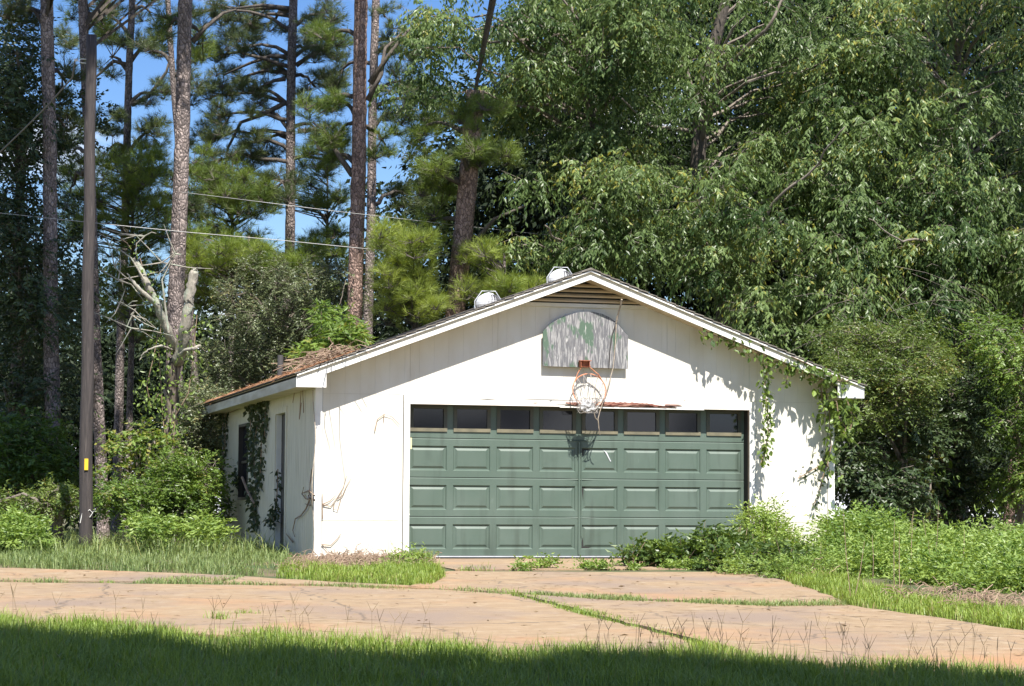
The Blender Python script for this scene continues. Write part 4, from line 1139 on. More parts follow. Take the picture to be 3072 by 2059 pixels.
def vine(name, label, path, t_or_pts, n, spread, leaf, m, seed, tint=.5, stem=.008, down=.8, cat='vine', group=None, single=False):
    """leaves scattered along a stem path; path is in world points"""
    rng = np.random.default_rng(700 + seed)
    o = thing(name, label, cat, path[0][0], group)
    mb, st = MB(), MB()
    left = 300 if single else 0
    for pth in path:
        p = np.array(pth)
        st.tube(p, stem, 5, cap=False)
        seg = np.linalg.norm(np.diff(p, axis=0), axis=1); cum = np.concatenate([[0], np.cumsum(seg)])
        k = int(n*cum[-1])
        s = rng.uniform(0, cum[-1], k)
        q = np.stack([np.interp(s, cum, p[:, i]) for i in range(3)], 1)
        q = q + rng.normal(0, 1, q.shape)*spread
        d = rng.normal(size=q.shape)*[.7, .5, .5] + [0, -.35, -down]
        if single:
            take = min(left, max(1, int(300*cum[-1]/tot_len(path)))); take = min(take, k); left -= take
            for i in range(take):
                one_leaf(o, q[i], d[i], rng, leaf*rng.uniform(.6, 1.25), m, tint)
            q, d, k = q[take:], d[take:], k - take
            if k == 0: continue
        mb.leaves(q, d, rng.normal(size=q.shape), leaf*rng.uniform(.6, 1.25, k), leaf*.62*rng.uniform(.8, 1.1, k), np.clip(tint + rng.normal(0, .22, k), 0, 1))
    st.build('stem', M['drytwig'], o)
    if mb.n: tag(mb.build('leaves', M[m], o, tint=True), kind='stuff')
    return o
P = lambda pts, t: [at(x, y, t) for x, y in pts]
vine('climbing_vine', 'yellow green vine trailing up the dead snag', [P([(385, 1040), (372, 960), (368, 880), (362, 800), (368, 740)], 37.1), P([(362, 900), (345, 930), (335, 880), (350, 820), (362, 760)], 37.0), P([(395, 1020), (400, 950), (430, 900), (440, 830), (450, 720)], 37.0)], 0, 90, np.array([.14, .08, .05]), .085, 'ivy', 1, .75)
vine('climbing_vine', 'leafy vine tips on the upper twigs of the dead snag', [P([(300, 570), (290, 555), (275, 545)], 36.6), P([(305, 600), (320, 590), (350, 700)], 36.7)], 0, 40, np.array([.10, .06, .06]), .08, 'ivy', 2, .8)

# understory on the right
broad_tree('sapling', 'feathery yellow green sapling beside the right eave', 'tree', 2040, 36.5,
    [(1985, 830, 80, 60, 0, 1, 20), (2060, 840, 80, 60, 0, 1, 20), (1965, 930, 60, 50, 0, 1, 13), (2040, 930, 90, 40, 0, 1, 14), (1950, 1020, 40, 50, 0, .8, 7), (2010, 1050, 70, 30, .3, .8, 6), (1940, 890, 30, 60, 0, .6, 6), (1930, 780, 60, 40, .5, 1, 9), (2090, 770, 70, 40, .5, 1, 12), (2140, 860, 40, 40, 0, .8, 8)],
    'under', (.062, .026), 11, .07, 3.6, tint=.42, flat=.42, nsp=34, nl=11, R=(.16, .32), droop=.2, slen=.38, down=.1)
broad_tree('sapling', 'bright leafy sapling cut by the right edge of the picture', 'tree', 2320, 37,
    [(2310, 830, 45, 60, 0, 1, 13), (2335, 960, 40, 60, 0, 1, 12), (2330, 1080, 45, 60, 0, .8, 8), (2320, 1130, 30, 30, 0, .6, 5), (2270, 780, 40, 40, .5, .8, 8), (2400, 950, 60, 180, 0, 1, 16)],
    'broad_lt', (.07, .033), 12, .06, 3.4, tint=.45, nsp=34, nl=10, R=(.18, .32), droop=.3, slen=.34, down=.25)
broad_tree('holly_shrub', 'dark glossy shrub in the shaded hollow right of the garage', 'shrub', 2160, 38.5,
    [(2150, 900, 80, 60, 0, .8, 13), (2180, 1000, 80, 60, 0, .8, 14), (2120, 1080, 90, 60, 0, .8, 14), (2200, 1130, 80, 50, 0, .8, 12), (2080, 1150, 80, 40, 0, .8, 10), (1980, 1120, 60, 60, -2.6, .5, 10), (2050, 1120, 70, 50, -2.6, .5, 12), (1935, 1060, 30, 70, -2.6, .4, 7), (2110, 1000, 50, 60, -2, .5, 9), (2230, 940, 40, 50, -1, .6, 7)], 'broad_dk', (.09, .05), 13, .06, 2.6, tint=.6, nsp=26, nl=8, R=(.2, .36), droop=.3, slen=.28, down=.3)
broad_tree('maple_sapling', 'small sapling with pale lobed leaves in the dark hollow', 'shrub', 2100, 37.2,
    [(2105, 1030, 26, 40, 0, .2, 4), (2090, 1120, 20, 40, 0, .2, 2)], 'broad_lt', (.13, .10), 14, .02, 1.9, tint=.6, nsp=8, nl=4, R=(.2, .35))
broad_tree('broadleaf_tree', 'leafy tree beyond the right edge of the picture', 'tree', 2600, 40,
    [(2560, 900, 140, 160, 0, 1.5, 36), (2620, 1100, 160, 60, 0, 1.5, 18), (2650, 650, 160, 160, 0, 2, 30)], 'broad', (.118, .045), 31, .12, 6, tint=.45, nsp=30, nl=9, R=(.3, .6))
pine('pine trunk seen low between leaves at the right edge', ((2331, 905), (2322, 1000)), 40, 26, 'bark_red', [], seed=20, top_h=17)

# understory on the left
broad_tree('laurel_shrub', 'broad dark green shrub left of the leftmost pine foot', 'shrub', 60, 38.5,
    [(60, 1000, 80, 50, 0, .8, 15), (30, 1070, 90, 50, 0, .8, 15), (110, 1060, 60, 50, 0, .8, 10), (-80, 1030, 80, 80, 0, .8, 14)], 'broad_lt', (.10, .05), 15, .05, 2.0, tint=.1, nsp=24, nl=8, R=(.18, .34), droop=.25, slen=.28, down=.2)
broad_tree('bramble_shrub', 'bright sunlit shrub below the dead snag', 'shrub', 430, 36.0,
    [(400, 1130, 60, 40, 0, .6, 13), (450, 1100, 40, 50, 0, .5, 10), (440, 1180, 60, 35, 0, .5, 11), (380, 1080, 40, 40, 0, .5, 7), (480, 1160, 25, 40, 0, .4, 5)], 'broad_lt', (.068, .03), 16, .03, 1.5, tint=.55, nsp=32, nl=9, R=(.12, .24), droop=.15, slen=.26, down=.05)
broad_tree('bramble_shrub', 'low yellow green bramble right of the utility pole', 'shrub', 280, 35.6,
    [(250, 1140, 50, 25, 0, .5, 9), (310, 1150, 50, 30, 0, .5, 9), (340, 1180, 50, 25, 0, .5, 8)], 'broad_lt', (.068, .034), 17, .02, .9, tint=.5, nsp=32, nl=9, R=(.12, .24), droop=.15, slen=.26, down=.1)
broad_tree('bramble_shrub', 'low shaded bramble left of the utility pole', 'shrub', 110, 36.6,
    [(60, 1150, 70, 22, 0, .5, 9), (150, 1140, 50, 22, 0, .5, 7), (-60, 1150, 60, 24, 0, .5, 7)], 'under', (.068, .034), 18, .02, .8, tint=.3, nsp=32, nl=9, R=(.12, .24), droop=.15, slen=.26, down=.1)
broad_tree('sapling', 'thin sapling with lime leaves between pole and snag', 'tree', 300, 37,
    [(290, 1020, 28, 22, 0, .3, 3), (330, 1010, 25, 25, 0, .3, 3), (275, 1070, 22, 14, 0, .2, 2), (345, 1075, 35, 25, 0, .3, 4)], 'broad_lt', (.10, .05), 19, .02, 1.7, tint=.85, nsp=16, nl=8, R=(.18, .3), droop=.2, slen=.4, down=.1)

# roof growth, straw and sticks
def roof_at(px, x): return on_roof_left(px, x)
rg = MB(); rng = np.random.default_rng(21)
def roofpts(n, y0, y1, x0, x1):
    x = rng.uniform(x0, x1, n); y = rng.uniform(y0, y1, n)
    return np.stack([x, y, ZP - abs(x-XC)*SLOPE + .01], 1)
q = roofpts(10000, -.30, L, XL - EX, XL + .5)
w_ = np.clip(1.1 - (q[:, 0] - XL + EX)*1.1 + vn(q[:, 0], q[:, 1], 1.3)*.4, 0, 1)
q = q[rng.random(len(q)) < w_]
q[:, 2] += rng.uniform(0, .012, len(q))
d = rng.normal(size=q.shape)*[1, 1, .04] + [0, 0, 0]
d[:, 2] += d[:, 0]*SLOPE
rg.leaves(q, d, rng.normal(size=q.shape)*[1, 1, .2], .15, .010, rng.uniform(0, 1, len(q)))
M['strawleaf'] = leafmat('pine_straw_needles', (.24, .11, .055), (.46, .27, .15), .8, .1)
tag(rg.build('pine_straw', M['strawleaf'], tint=True), 'rust brown pine straw drifted along the left eave of the roof', 'pine straw', kind='stuff')
sb = MB()
for k in range(70):
    a = roof_at(rng.uniform(660, 780), -1.05 + rng.uniform(-.2, .4)) + np.array([0, 0, rng.uniform(.02, .16)])
    d = np.array([rng.normal(.25, .2), rng.normal(0, .5), rng.normal(.10, .09)])*rng.uniform(.6, 1.5)
    sb.tube([a - d*.5, a + rng.normal(0, .04, 3), a + d*.5, a + d*.7 + np.array([.05, 0, -.1])], [.007, .007, .005, .003], 4, cap=False)
tag(sb.build('stick_pile', M['drytwig']), 'tangle of dry sticks and vines lying on the left roof slope', 'sticks', kind='stuff')
a = [roof_at(px, -.75 + .25*i) for i, px in enumerate((745, 780, 815, 840))]
rv_ = thing('roof_plant', 'lush strappy green creeper growing on the left roof slope', 'plant', a[0])
mb = MB()
C = np.vstack([at(x + rng.uniform(-25, 25, n), y + rng.uniform(-12, 12, n), 36.0 + rng.uniform(-.8, .8, n)) for x, y, n in ((745, 785, 6), (790, 772, 7), (830, 765, 4), (765, 750, 4), (760, 800, 6), (735, 805, 4), (755, 715, 3), (715, 812, 3))])
broad_clumps(mb, None, C, .13, 12, 7, .16, .042, rng, .6, droop=.3, slen=.25, down=.15)
mb.build('leaves', M['broad_lt'], rv_, tint=True)
tw = MB().twigs(np.array([[p[0], p[1], roofz(p[0]) - .01] for p in C]), C, .006, .004); tw.build('stem', M['drytwig'], rv_)

# ------------------------------------------------------------------ vines on the walls
z4 = lambda u, v: ((2000 + .5486*u)/SC, (900 + .5485*v)/SC)
V4 = lambda pts, y: [atY(*z4(u, v), y) for u, v in pts]
vine('hanging_vine', 'thin leafy vine hanging beside the right door casing', [V4([(545, 300), (545, 400), (535, 480), (548, 600), (555, 720), (540, 830), (510, 905)], -.30)], 0, 150, np.array([.04, .02, .03]), .075, 'ivy', 5, .6, single=True)
vine('hanging_vine', 'short vine tip dangling from the middle of the right rake', [V4([(690, 330), (665, 400), (650, 475)], -.33)], 0, 80, np.array([.035, .02, .03]), .08, 'ivy', 6, .6, single=True)
vine('creeping_vine', 'vine creeping along the right rake board of the garage', [V4([(200, 160), (230, 185), (330, 215), (480, 275), (560, 330), (620, 345), (700, 360), (780, 410), (850, 450)], -.30), V4([(680, 310), (760, 345), (860, 395), (960, 440)], -.37)], 0, 85, np.array([.07, .03, .05]), .095, 'ivy', 7, .45, single=True)
vine('corner_vine', 'thick bright vine draped over the right eave corner', [V4([(850, 440), (880, 520), (930, 560), (940, 640), (980, 700), (960, 760)], -.30), V4([(950, 470), (990, 560), (1020, 650), (1000, 720)], -.32), V4([(860, 480), (890, 600), (890, 700), (900, 800), (880, 900), (900, 960)], -.16), V4([(840, 460), (850, 540), (870, 640)], -.22), V4([(900, 430), (960, 450), (1000, 440)], -.38)], 0, 90, np.array([.08, .07, .08]), .10, 'ivy', 8, .75, single=True)
# thin strands that cast the shadow on the wall edge
vine('wall_strand', 'sparse vine strand on the wall below the corner vine', [V4([(900, 800), (850, 900), (780, 940), (720, 975)], -.03), V4([(890, 860), (850, 980), (830, 1080), (800, 1120)], -.05)], 0, 50, np.array([.05, .02, .06]), .07, 'ivy_dk', 9, .6)
def LW(pts, off=.04): return [atX(*z3p(u, v), XL - off) for u, v in pts]
vine('ivy_column', 'dark ivy column on the shaded wall between window and side door', [LW([(400, 1240), (420, 1000), (400, 800), (430, 600), (400, 480)]), LW([(440, 1000), (450, 800), (460, 600), (450, 470)]), LW([(390, 900), (385, 700), (385, 560), (370, 490)]), LW([(470, 700), (475, 560), (480, 465)]), LW([(430, 470), (460, 460), (485, 455)]), LW([(300, 1000), (295, 900)]), LW([(420, 1250), (400, 1120), (380, 1000)])], 0, 120, np.array([.02, .13, .06]), .10, 'ivy_dk', 10, .7)
vine('ivy_column', 'ragged dark vine on the far left corner of the garage', [LW([(222, 1200), (215, 900), (225, 700), (215, 540)]), LW([(230, 800), (235, 600), (245, 520)]), LW([(260, 1200), (250, 1100), (240, 1000)])], 0, 70, np.array([.04, .10, .06]), .10, 'ivy_dk', 11, .6)
vine('ivy_column', 'dark vine climbing the foot of the side door', [LW([(520, 1240), (545, 1050), (550, 900)]), LW([(480, 1220), (520, 1180), (555, 1150)])], 0, 55, np.array([.02, .06, .06]), .085, 'ivy_dk', 12, .45)
dv = thing('dead_vine', 'bleached dead vine stems clinging to the front left corner', 'vine', (XL, -.05, .3))
for pts in ([(770, 1090), (740, 1050), (745, 980), (755, 900)], [(770, 1085), (720, 1080), (695, 1050), (705, 1010)], [(745, 1075), (720, 1140), (690, 1180), (655, 1200), (640, 1270), (652, 1308)], [(735, 1060), (745, 1120), (715, 1110)], [(770, 1060), (735, 1030), (700, 1045)], [(640, 1340), (600, 1290)]):
    MB().tube(LW(pts, .03), np.linspace(.012, .006, len(pts)), 5, cap=False).build('stem', M['drytwig'], dv)
for pts in ([(820, 1115), (870, 1125), (910, 1070), (945, 1010), (965, 940)], [(820, 1112), (860, 1095), (900, 1060)], [(890, 1110), (885, 1140), (910, 1150), (930, 1080), (935, 1030)], [(910, 1080), (940, 1060), (965, 1000), (990, 960)], [(820, 1200), (818, 1050)], [(815, 1355), (870, 1360), (910, 1320), (930, 1290)], [(815, 1355), (850, 1390)], [(1135, 670), (1150, 600), (1190, 570), (1240, 585), (1285, 635)], [(1190, 572), (1188, 620)]):
    MB().tube([atY(*z3p(u, v), -.02) for u, v in pts], np.linspace(.007, .003, len(pts)), 4, cap=False).build('stem', M['drytwig'], dv)
for pts in ([(690, 420), (680, 600), (692, 500)], [(650, 440), (640, 500)], [(700, 420), (705, 560)], [(235, 530), (260, 560), (330, 530), (350, 490)]):
    MB().tube(LW(pts, .05), .006, 4, cap=False).build('stem', M['drytwig'], dv)
MB().tube(LW([(335, 950), (365, 1030), (405, 1105)], .25), [.02, .018, .015], 6).build('stem', M['drytwig'], dv)

# ------------------------------------------------------------------ undergrowth, weeds and bushes near the garage
def mass(name, label, zones, m, leaf, seed, tint=.5, nsp=30, nl=8, R=(.16, .3), kind='stuff', cat='weeds', down=.0, droop=.1, slen=.26, ground_clip=True):
    rng = np.random.default_rng(900 + seed); mb, tw = MB(), MB()
    C = []
    for cx, cy, rx, ry, t, tr, n in zones:
        C.append(zone_pts((cx, cy, rx, ry, t, tr), n, rng))
    C = np.vstack(C)
    C[:, 2] = np.maximum(C[:, 2], G(C[:, 0], C[:, 1]) + .06)
    broad_clumps(mb, None, C, rng.uniform(*R, len(C)), nsp, nl, leaf[0], leaf[1], rng, tint, droop=droop, slen=slen, down=down)
    B = C.copy(); B[:, 2] = G(B[:, 0], B[:, 1])
    n = 3
    for q in range(n):
        tw.twigs(B + rng.normal(0, .05, B.shape)*[1, 1, 0], C + rng.normal(0, .1, B.shape), .006, .003)
    if kind == 'stuff':
        v = np.vstack(tw.v); mb.add(v, np.concatenate(tw.f), .3)
        return tag(mb.build(name, M[m], tint=True), label, cat, kind=kind)
    o = thing(name, label, cat, B[0])
    mb.build('leaves', M[m], o, tint=True); tw.build('stem', M['drytwig'], o)
    return o
mass('weeds', 'waist high pale green weeds right of the garage', [(1960, 1235, 80, 40, 30.5, .8, 60), (2030, 1222, 40, 22, 30, .5, 16), (2080, 1275, 110, 34, 29.5, 1, 62), (2130, 1240, 16, 22, 29, .2, 5), (2200, 1318, 110, 34, 28, 1, 70), (2250, 1272, 24, 22, 28, .3, 7), (2310, 1336, 80, 42, 26.5, 1, 70), (2320, 1268, 30, 22, 27, .3, 8), (1950, 1290, 60, 30, 29, .6, 40), (2050, 1310, 80, 25, 28, .7, 50), (2420, 1330, 90, 70, 25.5, 1, 70), (2000, 1320, 60, 12, 27.5, .3, 16), (2130, 1345, 80, 14, 26.3, .3, 22), (2260, 1372, 60, 14, 25.2, .3, 16), (2160, 1255, 120, 14, 32, 1.0, 30), (2300, 1245, 80, 14, 32, 1.0, 24)], 'weed', (.070, .028), 1, .5, nsp=20, nl=8, R=(.10, .30), slen=.3)
tw = MB(); rng = np.random.default_rng(81)
for k in range(14):
    b = gnd(rng.uniform(1930, 2380), rng.uniform(1300, 1385)); d = rng.normal(0, .10, 3); d[2] = rng.uniform(.45, 1.0)
    tw.tube([b, b + d*.5 + rng.normal(0, .02, 3), b + d], [.005, .004, .002], 4, cap=False)
tag(tw.build('dry_stalks', M['drytwig']), 'thin dead stalks standing among the weeds at the right', 'dry stalks', kind='stuff')
mass('bush', 'sunlit small leaved bush in front of the right door casing', [(1740, 1200, 40, 26, 29.6, .25, 16), (1770, 1235, 55, 25, 29.5, .3, 16), (1715, 1230, 30, 25, 29.4, .25, 8), (1800, 1260, 50, 22, 29.4, .3, 9), (1760, 1170, 12, 10, 29.6, .1, 2)], 'weed', (.06, .022), 2, .9, nsp=18, nl=8, kind='thing', cat='bush', R=(.1, .2), slen=.22)
mass('ground_ivy', 'low dark leaved ivy spreading along the door sill', [(1480, 1268, 60, 8, 28.9, .15, 18), (1560, 1262, 60, 12, 28.9, .2, 24), (1640, 1250, 50, 22, 29.0, .25, 30), (1690, 1240, 30, 28, 29.0, .2, 14), (1660, 1280, 70, 12, 28.4, .25, 24), (1750, 1285, 70, 14, 28.3, .3, 26), (1830, 1280, 50, 16, 28.6, .3, 16), (1590, 1235, 14, 12, 29.0, .1, 3)], 'ivy', (.085, .042), 3, .3, nsp=13, nl=5, kind='thing', cat='ivy', R=(.08, .16), slen=.18)
mass('weeds', 'scrappy weeds along the right edge of the apron', [(1690, 1295, 30, 8, 27.4, .2, 8), (1770, 1305, 20, 8, 26.8, .2, 6), (1830, 1310, 30, 12, 26.8, .3, 9), (1880, 1300, 40, 14, 27.4, .4, 14)], 'weed', (.055, .02), 4, .5, nsp=18, nl=7, R=(.1, .18), slen=.18)
for k, (x, y, s, lab) in enumerate(((1240, 1300, 1.1, 'roundest weed clump in the joint before the door'), (1195, 1304, .6, 'small weed left of the roundest clump in the apron joint'), (1340, 1302, .8, 'weed tuft below the cord in the apron joint'), (1372, 1303, .75, 'weed tuft right beside the one below the cord'), (1450, 1303, .55, 'tiny weed alone in the apron joint'), (1532, 1301, .7, 'upright weed near the ivy in the apron joint'), (1585, 1302, .9, 'wide weed just left of the ivy edge'), (1625, 1302, .8, 'weed merging into the ivy foot'))):
    rng = np.random.default_rng(40 + k)
    p = gnd(x, y)
    o = thing('weed', lab, 'weed', p, 'weeds in the joint before the garage door')
    mb = MB(); n = int(34*s)
    C = p + rng.normal(0, 1, (n, 3))*[.10*s, .05, .0] + np.array([0, 0, 1.0])*rng.uniform(.02, .11*s, (n, 1))
    broad_clumps(mb, None, C, .035, 3, 4, .055*s**.3, .024, rng, .55, droop=0, slen=.09, down=-.1)
    mb.build('leaves', M['weed'], o, tint=True)

# dry vine pile at the front left corner, dry stems under the right weeds
def tangle(name, label, zones, seed, m='drytwig', rad=.004, ln=.22):
    rng = np.random.default_rng(60 + seed); mb = MB()
    for cx, cy, rx, ry, n, h in zones:
        for _ in range(n):
            a = rng.uniform(0, 6.28); r = math.sqrt(rng.random())
            p = gnd(cx + rx*r*math.cos(a), cy + ry*r*math.sin(a))
            p = p + np.array([0, 0, rng.uniform(.01, h)*(1 - r*.6)])
            th = rng.uniform(0, 6.28); cu = rng.normal(0, 1.0); q = [p]
            for s in range(4):
                th += cu*.5; q.append(q[-1] + np.array([math.cos(th)*ln/4, math.sin(th)*ln/4*.6, rng.normal(0, .03)]))
            mb.tube(q, rad*rng.uniform(.6, 1.5), 3, cap=False)
    return tag(mb.build(name, M[m]), label, 'dry brush', kind='stuff')
tangle('dry_brush', 'heap of brown dead vines along the foot of the front wall', [(820, 1293, 130, 14, 900, .16), (720, 1298, 70, 14, 350, .10), (930, 1293, 60, 12, 260, .12)], 1)
tangle('dry_brush', 'grey dry stems under the weeds at the right', [(2130, 1376, 120, 8, 150, .2), (2260, 1396, 100, 10, 170, .22), (1850, 1318, 50, 10, 160, .10)], 2)
mass('weeds', 'yellow green weed and grass clump at the left door casing', [(905, 1285, 18, 12, 27.9, .15, 8), (945, 1282, 30, 14, 28.0, .2, 10)], 'weed', (.06, .02), 6, .7, nsp=14, nl=6, R=(.07, .13), slen=.16)

# ------------------------------------------------------------------ grass
def grass(name, label, poly_px, n, h, m, tint=.5, lean=.5, w=.007, patch=.5, poly=None, hv=.35, seed=0):
    rng = np.random.default_rng(1200 + seed)
    poly = np.array([gnd(x, y)[:2] for x, y in poly_px]) if poly is None else np.array(poly)
    q = samp(poly, n, rng)
    nz_ = vn(q[:, 0], q[:, 1], 2.2)
    keep = rng.random(n) < np.clip(.75 + patch*nz_, .15, 1)
    q = q[keep]; nz_ = nz_[keep]
    P = np.column_stack([q, G(q[:, 0], q[:, 1])])
    H = h*np.clip(1 + .35*nz_ + rng.normal(0, hv, len(q)), .3, 2.2)
    mb = MB().blades(P, H, np.abs(rng.normal(lean, .3, len(q))), w*rng.uniform(.7, 1.3, len(q)), np.clip(tint + .12*vn(q[:, 0], q[:, 1], 1.1) + rng.normal(0, .2, len(q)), 0, 1))
    return tag(mb.build(name, M[m], tint=True), label, 'grass', kind='stuff')
grass('lawn_grass', 'green lawn in the foreground, mostly in shade', [(-80, 1426), (0, 1428), (400, 1450), (600, 1458), (800, 1476), (1000, 1492), (1300, 1505), (1480, 1512), (1620, 1500), (1700, 1518), (2000, 1535), (2339, 1548), (2500, 1552), (2600, 1680), (-200, 1680)], 120000, .115, 'grass', .5, .55, .006, seed=1)
grass('verge_grass', 'sunlit grass verge on the far side of the driveway', [(-200, 1262), (0, 1262), (600, 1262), (700, 1285), (640, 1318), (560, 1318), (300, 1308), (0, 1300), (-200, 1296)], 36000, .09, 'grass_dry', .42, .6, .008, patch=.9, hv=.5, seed=2)
grass('verge_grass', 'bright green grass tongue before the heap of dead vines', [(640, 1300), (720, 1300), (1000, 1305), (1018, 1322), (985, 1340), (930, 1340), (760, 1331), (630, 1322)], 14000, .10, 'grass', .55, .5, .008, seed=12)
grass('verge_grass', 'sunlit grass strip below the weeds at the right', [(1780, 1316), (1890, 1326), (1940, 1330), (2100, 1368), (2339, 1408), (2600, 1480), (2600, 1500), (2339, 1446), (1935, 1385), (1900, 1365), (1790, 1330)], 21000, .11, 'grass', .65, .5, .008, seed=3)
grass('tall_grass', 'tall unmown grass along the wood edge', [(-250, 1215), (0, 1214), (300, 1216), (505, 1218), (640, 1240), (700, 1268), (600, 1275), (0, 1270), (-250, 1268)], 13000, .17, 'grass_dry', .6, .7, .010, patch=1.1, hv=.5, seed=4)
mass('weeds', 'broad leaved bright weeds at the left edge of the verge', [(50, 1228, 60, 10, 30.5, .5, 20), (20, 1200, 50, 10, 31.5, .5, 12), (370, 1205, 70, 8, 32.5, .5, 12), (470, 1210, 30, 10, 32, .4, 8), (-60, 1225, 50, 12, 30, .5, 10)], 'weed', (.085, .036), 9, .45, nsp=18, nl=6, R=(.10, .2), slen=.2)
poly = [(XL - .05, 0.4), (XL - .05, 7.5), (-3.2, 9), (-9.5, 9), (-9.5, 1.5), (-4, .5)]
grass('tall_grass', 'rank grass beside the shaded left wall', None, 10000, .22, 'grass_dry', .45, .8, .011, patch=.9, hv=.5, poly=poly, seed=5)
grass('joint_grass', 'grass strip growing along the diagonal driveway joint', [(1105, 1353), (1170, 1354), (1385, 1408), (1610, 1466), (1700, 1500), (1600, 1500), (1560, 1470), (1372, 1424), (1168, 1367)], 5200, .055, 'grass', .55, .6, .006, patch=.9, seed=6)
grass('joint_grass', 'thin grass along the joint left of the apron', [(330, 1330), (530, 1322), (560, 1322), (520, 1335), (950, 1344), (1170, 1354), (1160, 1364), (700, 1344), (300, 1337)], 4200, .05, 'grass_dry', .6, .6, .007, patch=1.2, seed=7)
grass('joint_grass', 'thin grass along the joint across the apron', [(1190, 1359), (1420, 1371), (1760, 1384), (1930, 1378), (1935, 1390), (1760, 1392), (1420, 1379), (1200, 1365)], 4200, .055, 'grass_dry', .55, .6, .007, patch=1.2, seed=8)
grass('joint_grass', 'short grass patch in the joint at the left edge', [(-60, 1327), (100, 1329), (160, 1333), (60, 1336), (-60, 1334)], 900, .05, 'grass_dry', .6, .6, .007, patch=.8, seed=9)
# tufts
tf = []
rng = np.random.default_rng(33)
tm = MB()
for x, y, n, h in ((560, 1407, 60, .07), (240, 1334, 60, .05), (1070, 1305, 60, .09), (1102, 1306, 25, .14), (1440, 1372, 60, .08), (960, 1290, 260, .22), (1590, 1380, 50, .06), (1850, 1345, 160, .1), (500, 1420, 60, .12)):
    c = gnd(x, y); q = c[:2] + rng.normal(0, .07, (n, 2))
    tm.blades(np.column_stack([q, G(q[:, 0], q[:, 1])]), h*rng.uniform(.5, 1.2, n), np.abs(rng.normal(.7, .3, n)), .007, np.clip(rng.normal(.5, .25, n), 0, 1))
tag(tm.build('grass_tufts', M['grass'], tint=True), 'loose grass tufts rooted in cracks of the driveway', 'grass', kind='stuff')
# seed stalks
sm = MB(); rng = np.random.default_rng(34)
for k in range(105):
    x = rng.uniform(-40, 2380)
    if rng.random() < .45: x = rng.uniform(1300, 2250)
    y = np.interp(x, [0, 400, 800, 1300, 1700, 2339], [1432, 1455, 1480, 1510, 1520, 1550]) + rng.uniform(0, 26)
    b = gnd(x, y); h = rng.uniform(.14, .34)
    t = b + np.array([rng.normal(0, .05), rng.normal(0, .05), h])
    m_ = (b + t)/2 + np.array([rng.normal(0, .012), 0, 0])
    sm.twigs(np.array([b, m_]), np.array([m_, t]), .0016, .0013)
    a = rng.uniform(.15, .7); l = rng.uniform(.06, .12)
    e = np.array([[math.sin(a), rng.normal(0, .3), math.cos(a)], [-math.sin(a*.8), rng.normal(0, .3), math.cos(a*.8)]])*l
    sm.twigs(np.array([t, t]), t + e, .0024, .0014)
sm.t = [np.full(len(v), .4) for v in sm.v]
tag(sm.build('seed_stalks', M['seed'], tint=True), 'forked seed stalks standing above the lawn edge', 'grass', kind='stuff')

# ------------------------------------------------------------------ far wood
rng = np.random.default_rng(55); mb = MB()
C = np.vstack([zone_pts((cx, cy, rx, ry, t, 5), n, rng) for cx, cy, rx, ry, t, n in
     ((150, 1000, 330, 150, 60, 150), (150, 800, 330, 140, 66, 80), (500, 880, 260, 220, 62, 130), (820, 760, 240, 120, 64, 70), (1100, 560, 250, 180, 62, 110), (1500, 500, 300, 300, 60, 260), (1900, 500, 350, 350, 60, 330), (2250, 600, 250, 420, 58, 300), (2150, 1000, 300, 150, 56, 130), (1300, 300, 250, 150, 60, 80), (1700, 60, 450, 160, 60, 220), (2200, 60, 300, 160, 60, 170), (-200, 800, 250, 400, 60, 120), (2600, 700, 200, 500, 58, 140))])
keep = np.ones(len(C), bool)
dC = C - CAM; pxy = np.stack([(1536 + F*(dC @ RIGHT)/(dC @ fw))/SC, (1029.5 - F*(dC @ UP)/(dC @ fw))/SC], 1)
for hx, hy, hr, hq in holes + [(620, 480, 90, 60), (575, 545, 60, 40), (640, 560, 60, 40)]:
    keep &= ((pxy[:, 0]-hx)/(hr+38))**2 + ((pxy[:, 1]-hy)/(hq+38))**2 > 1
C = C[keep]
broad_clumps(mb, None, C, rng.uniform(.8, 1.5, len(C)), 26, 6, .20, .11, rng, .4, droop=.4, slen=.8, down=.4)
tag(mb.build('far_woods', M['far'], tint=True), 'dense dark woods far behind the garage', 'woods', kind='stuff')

# ------------------------------------------------------------------ shade tree over the photographer
rng = np.random.default_rng(66)
eL, eR = gnd(0, 1472), gnd(2339, 1566)
b = np.array([-14.5, -30.0, -1.1])
o = thing('shade_tree', 'tall spreading tree behind the photographer, shading the foreground lawn', 'tree', b)
MB().tube([b, b + (.4, .5, 5), b + (2, 2, 10)], [.4, .3, .15], 12).build('trunk', M['bark_dark'], o)
N = 1250
f_ = rng.uniform(-.45, 1.5, N)
edge = eL + (eR - eL)*f_[:, None]
hh = rng.uniform(8, 13, N)
back = rng.uniform(0, 15, N); back[900:] = rng.uniform(0, 2.2, N - 900)
ripple = .35*np.sin(f_*11) + .25*np.sin(f_*23 + 1)
C = np.stack([edge[:, 0], edge[:, 1] - 1.0 - back + ripple - (hh - edge[:, 2])/math.tan(SUN_EL), hh], 1)
mb, tw = MB(), MB()
tw.twigs(np.repeat([b + (2, 2, 9.0)], N, 0)[::4], C[::4], .06, .02)
broad_clumps(mb, None, C, .95, 30, 6, .24, .13, rng, .5, droop=.4, slen=.6, down=.3)
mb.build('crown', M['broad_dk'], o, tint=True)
tw.build('limb', M['bark_dark'], o)

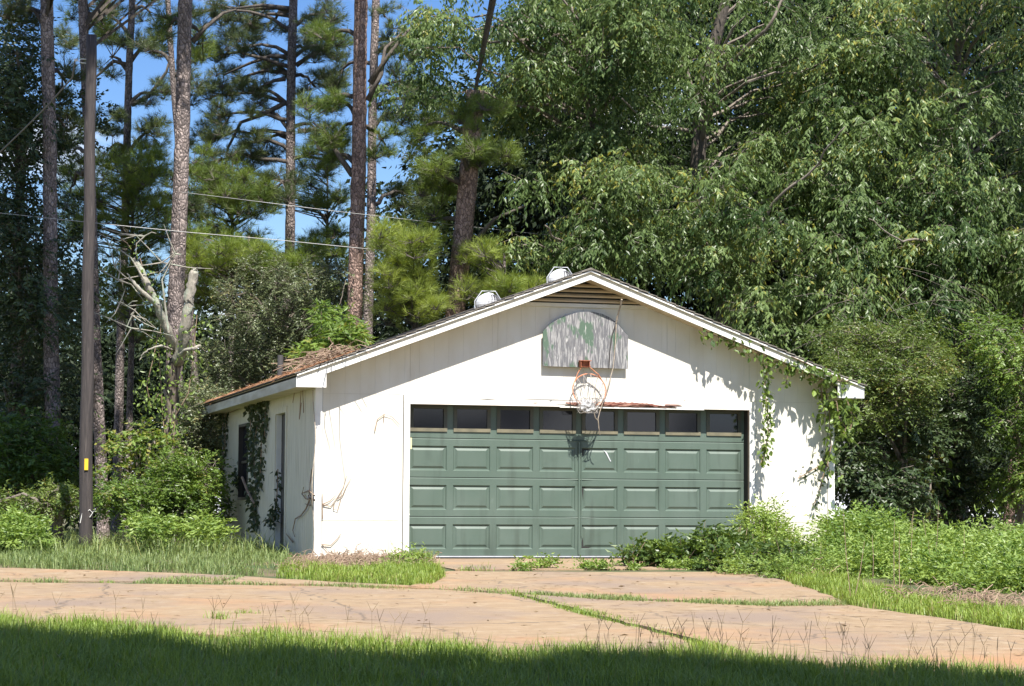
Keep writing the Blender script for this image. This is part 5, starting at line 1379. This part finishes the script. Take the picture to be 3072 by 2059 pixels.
b = np.array([-10.5, -1.5, -.1])
o = thing('oak_tree', 'unseen oak added left of the picture to shade the wood edge', 'tree', b)
MB().tube([b, b + (.3, .2, 6), b + (.8, .6, 12)], [.3, .24, .12], 12).build('trunk', M['bark_dark'], o)
C = []
for x, y, t, rx, ry, n in ((60, 1000, 38.5, 90, 60, 60), (80, 1080, 38.3, 100, 40, 44), (60, 870, 41, 80, 70, 40), (130, 960, 40, 40, 60, 16), (265, 930, 46, 35, 90, 30), (-80, 1000, 39, 60, 90, 24), (130, 780, 42, 60, 80, 20)):
    q = zone_pts((x, y, rx, ry, t, .4), n, rng)
    C.append(q + SUND*rng.uniform(13.5, 18, (n, 1)))  # added crown clumps set sunward of the places they are meant to darken
C = np.vstack(C); C = C[C[:, 2] > 10.5]
mb, tw = MB(), MB()
tw.twigs(np.repeat([b + (.8, .6, 11.5)], len(C), 0)[::3], C[::3], .06, .02)
broad_clumps(mb, None, C, .5, 24, 6, .16, .09, rng, .5, droop=.4, slen=.45, down=.3)
mb.build('crown', M['broad_dk'], o, tint=True); tag(tw.build('branches', M['bark_dark'], o), kind='stuff')

# trees across the lawn behind the photographer, mirrored in the door's panes
for k, (x, y, h, r_, lab) in enumerate(((13.2, -60, 5.2, 1.5, 'round tree behind the photographer, mirrored in the left door panes'), (15.6, -62, 5.6, 1.3, 'second tree behind the photographer, mirrored in the left door panes'), (20.0, -64, 4.4, 1.0, 'small tree behind the photographer, mirrored in the middle door panes'), (27.6, -62, 5.6, 1.6, 'spreading tree behind the photographer, mirrored in the rightmost pane'))):
    b = np.array([x, y, -1.0])
    o = thing('garden_tree', lab, 'tree', b)
    MB().tube([b, b + (0, 0, h)], [.16, .1], 10).build('trunk', M['bark_dark'], o)
    C = b + np.array([0, 0, h + .6]) + unit(rng.normal(size=(60, 3)))*r_*[1.1, 1, .9]*rng.uniform(.3, 1, (60, 1))
    mb = MB(); broad_clumps(mb, None, C, .6, 22, 5, .2, .11, rng, .5, droop=.3, slen=.5, down=.3)
    mb.build('crown', M['broad_dk'], o, tint=True)

for ob in bpy.data.objects:
    if '_o' in ob: del ob['_o']
    if ob.get('label') is None and 'label' in ob: del ob['label']
tot = 0
for ob in bpy.data.objects:
    if ob.type == 'MESH':
        tot += sum(max(1, 0) for _ in ()) + len(ob.data.loops) - 2*len(ob.data.polygons)
print('TRIS', tot)
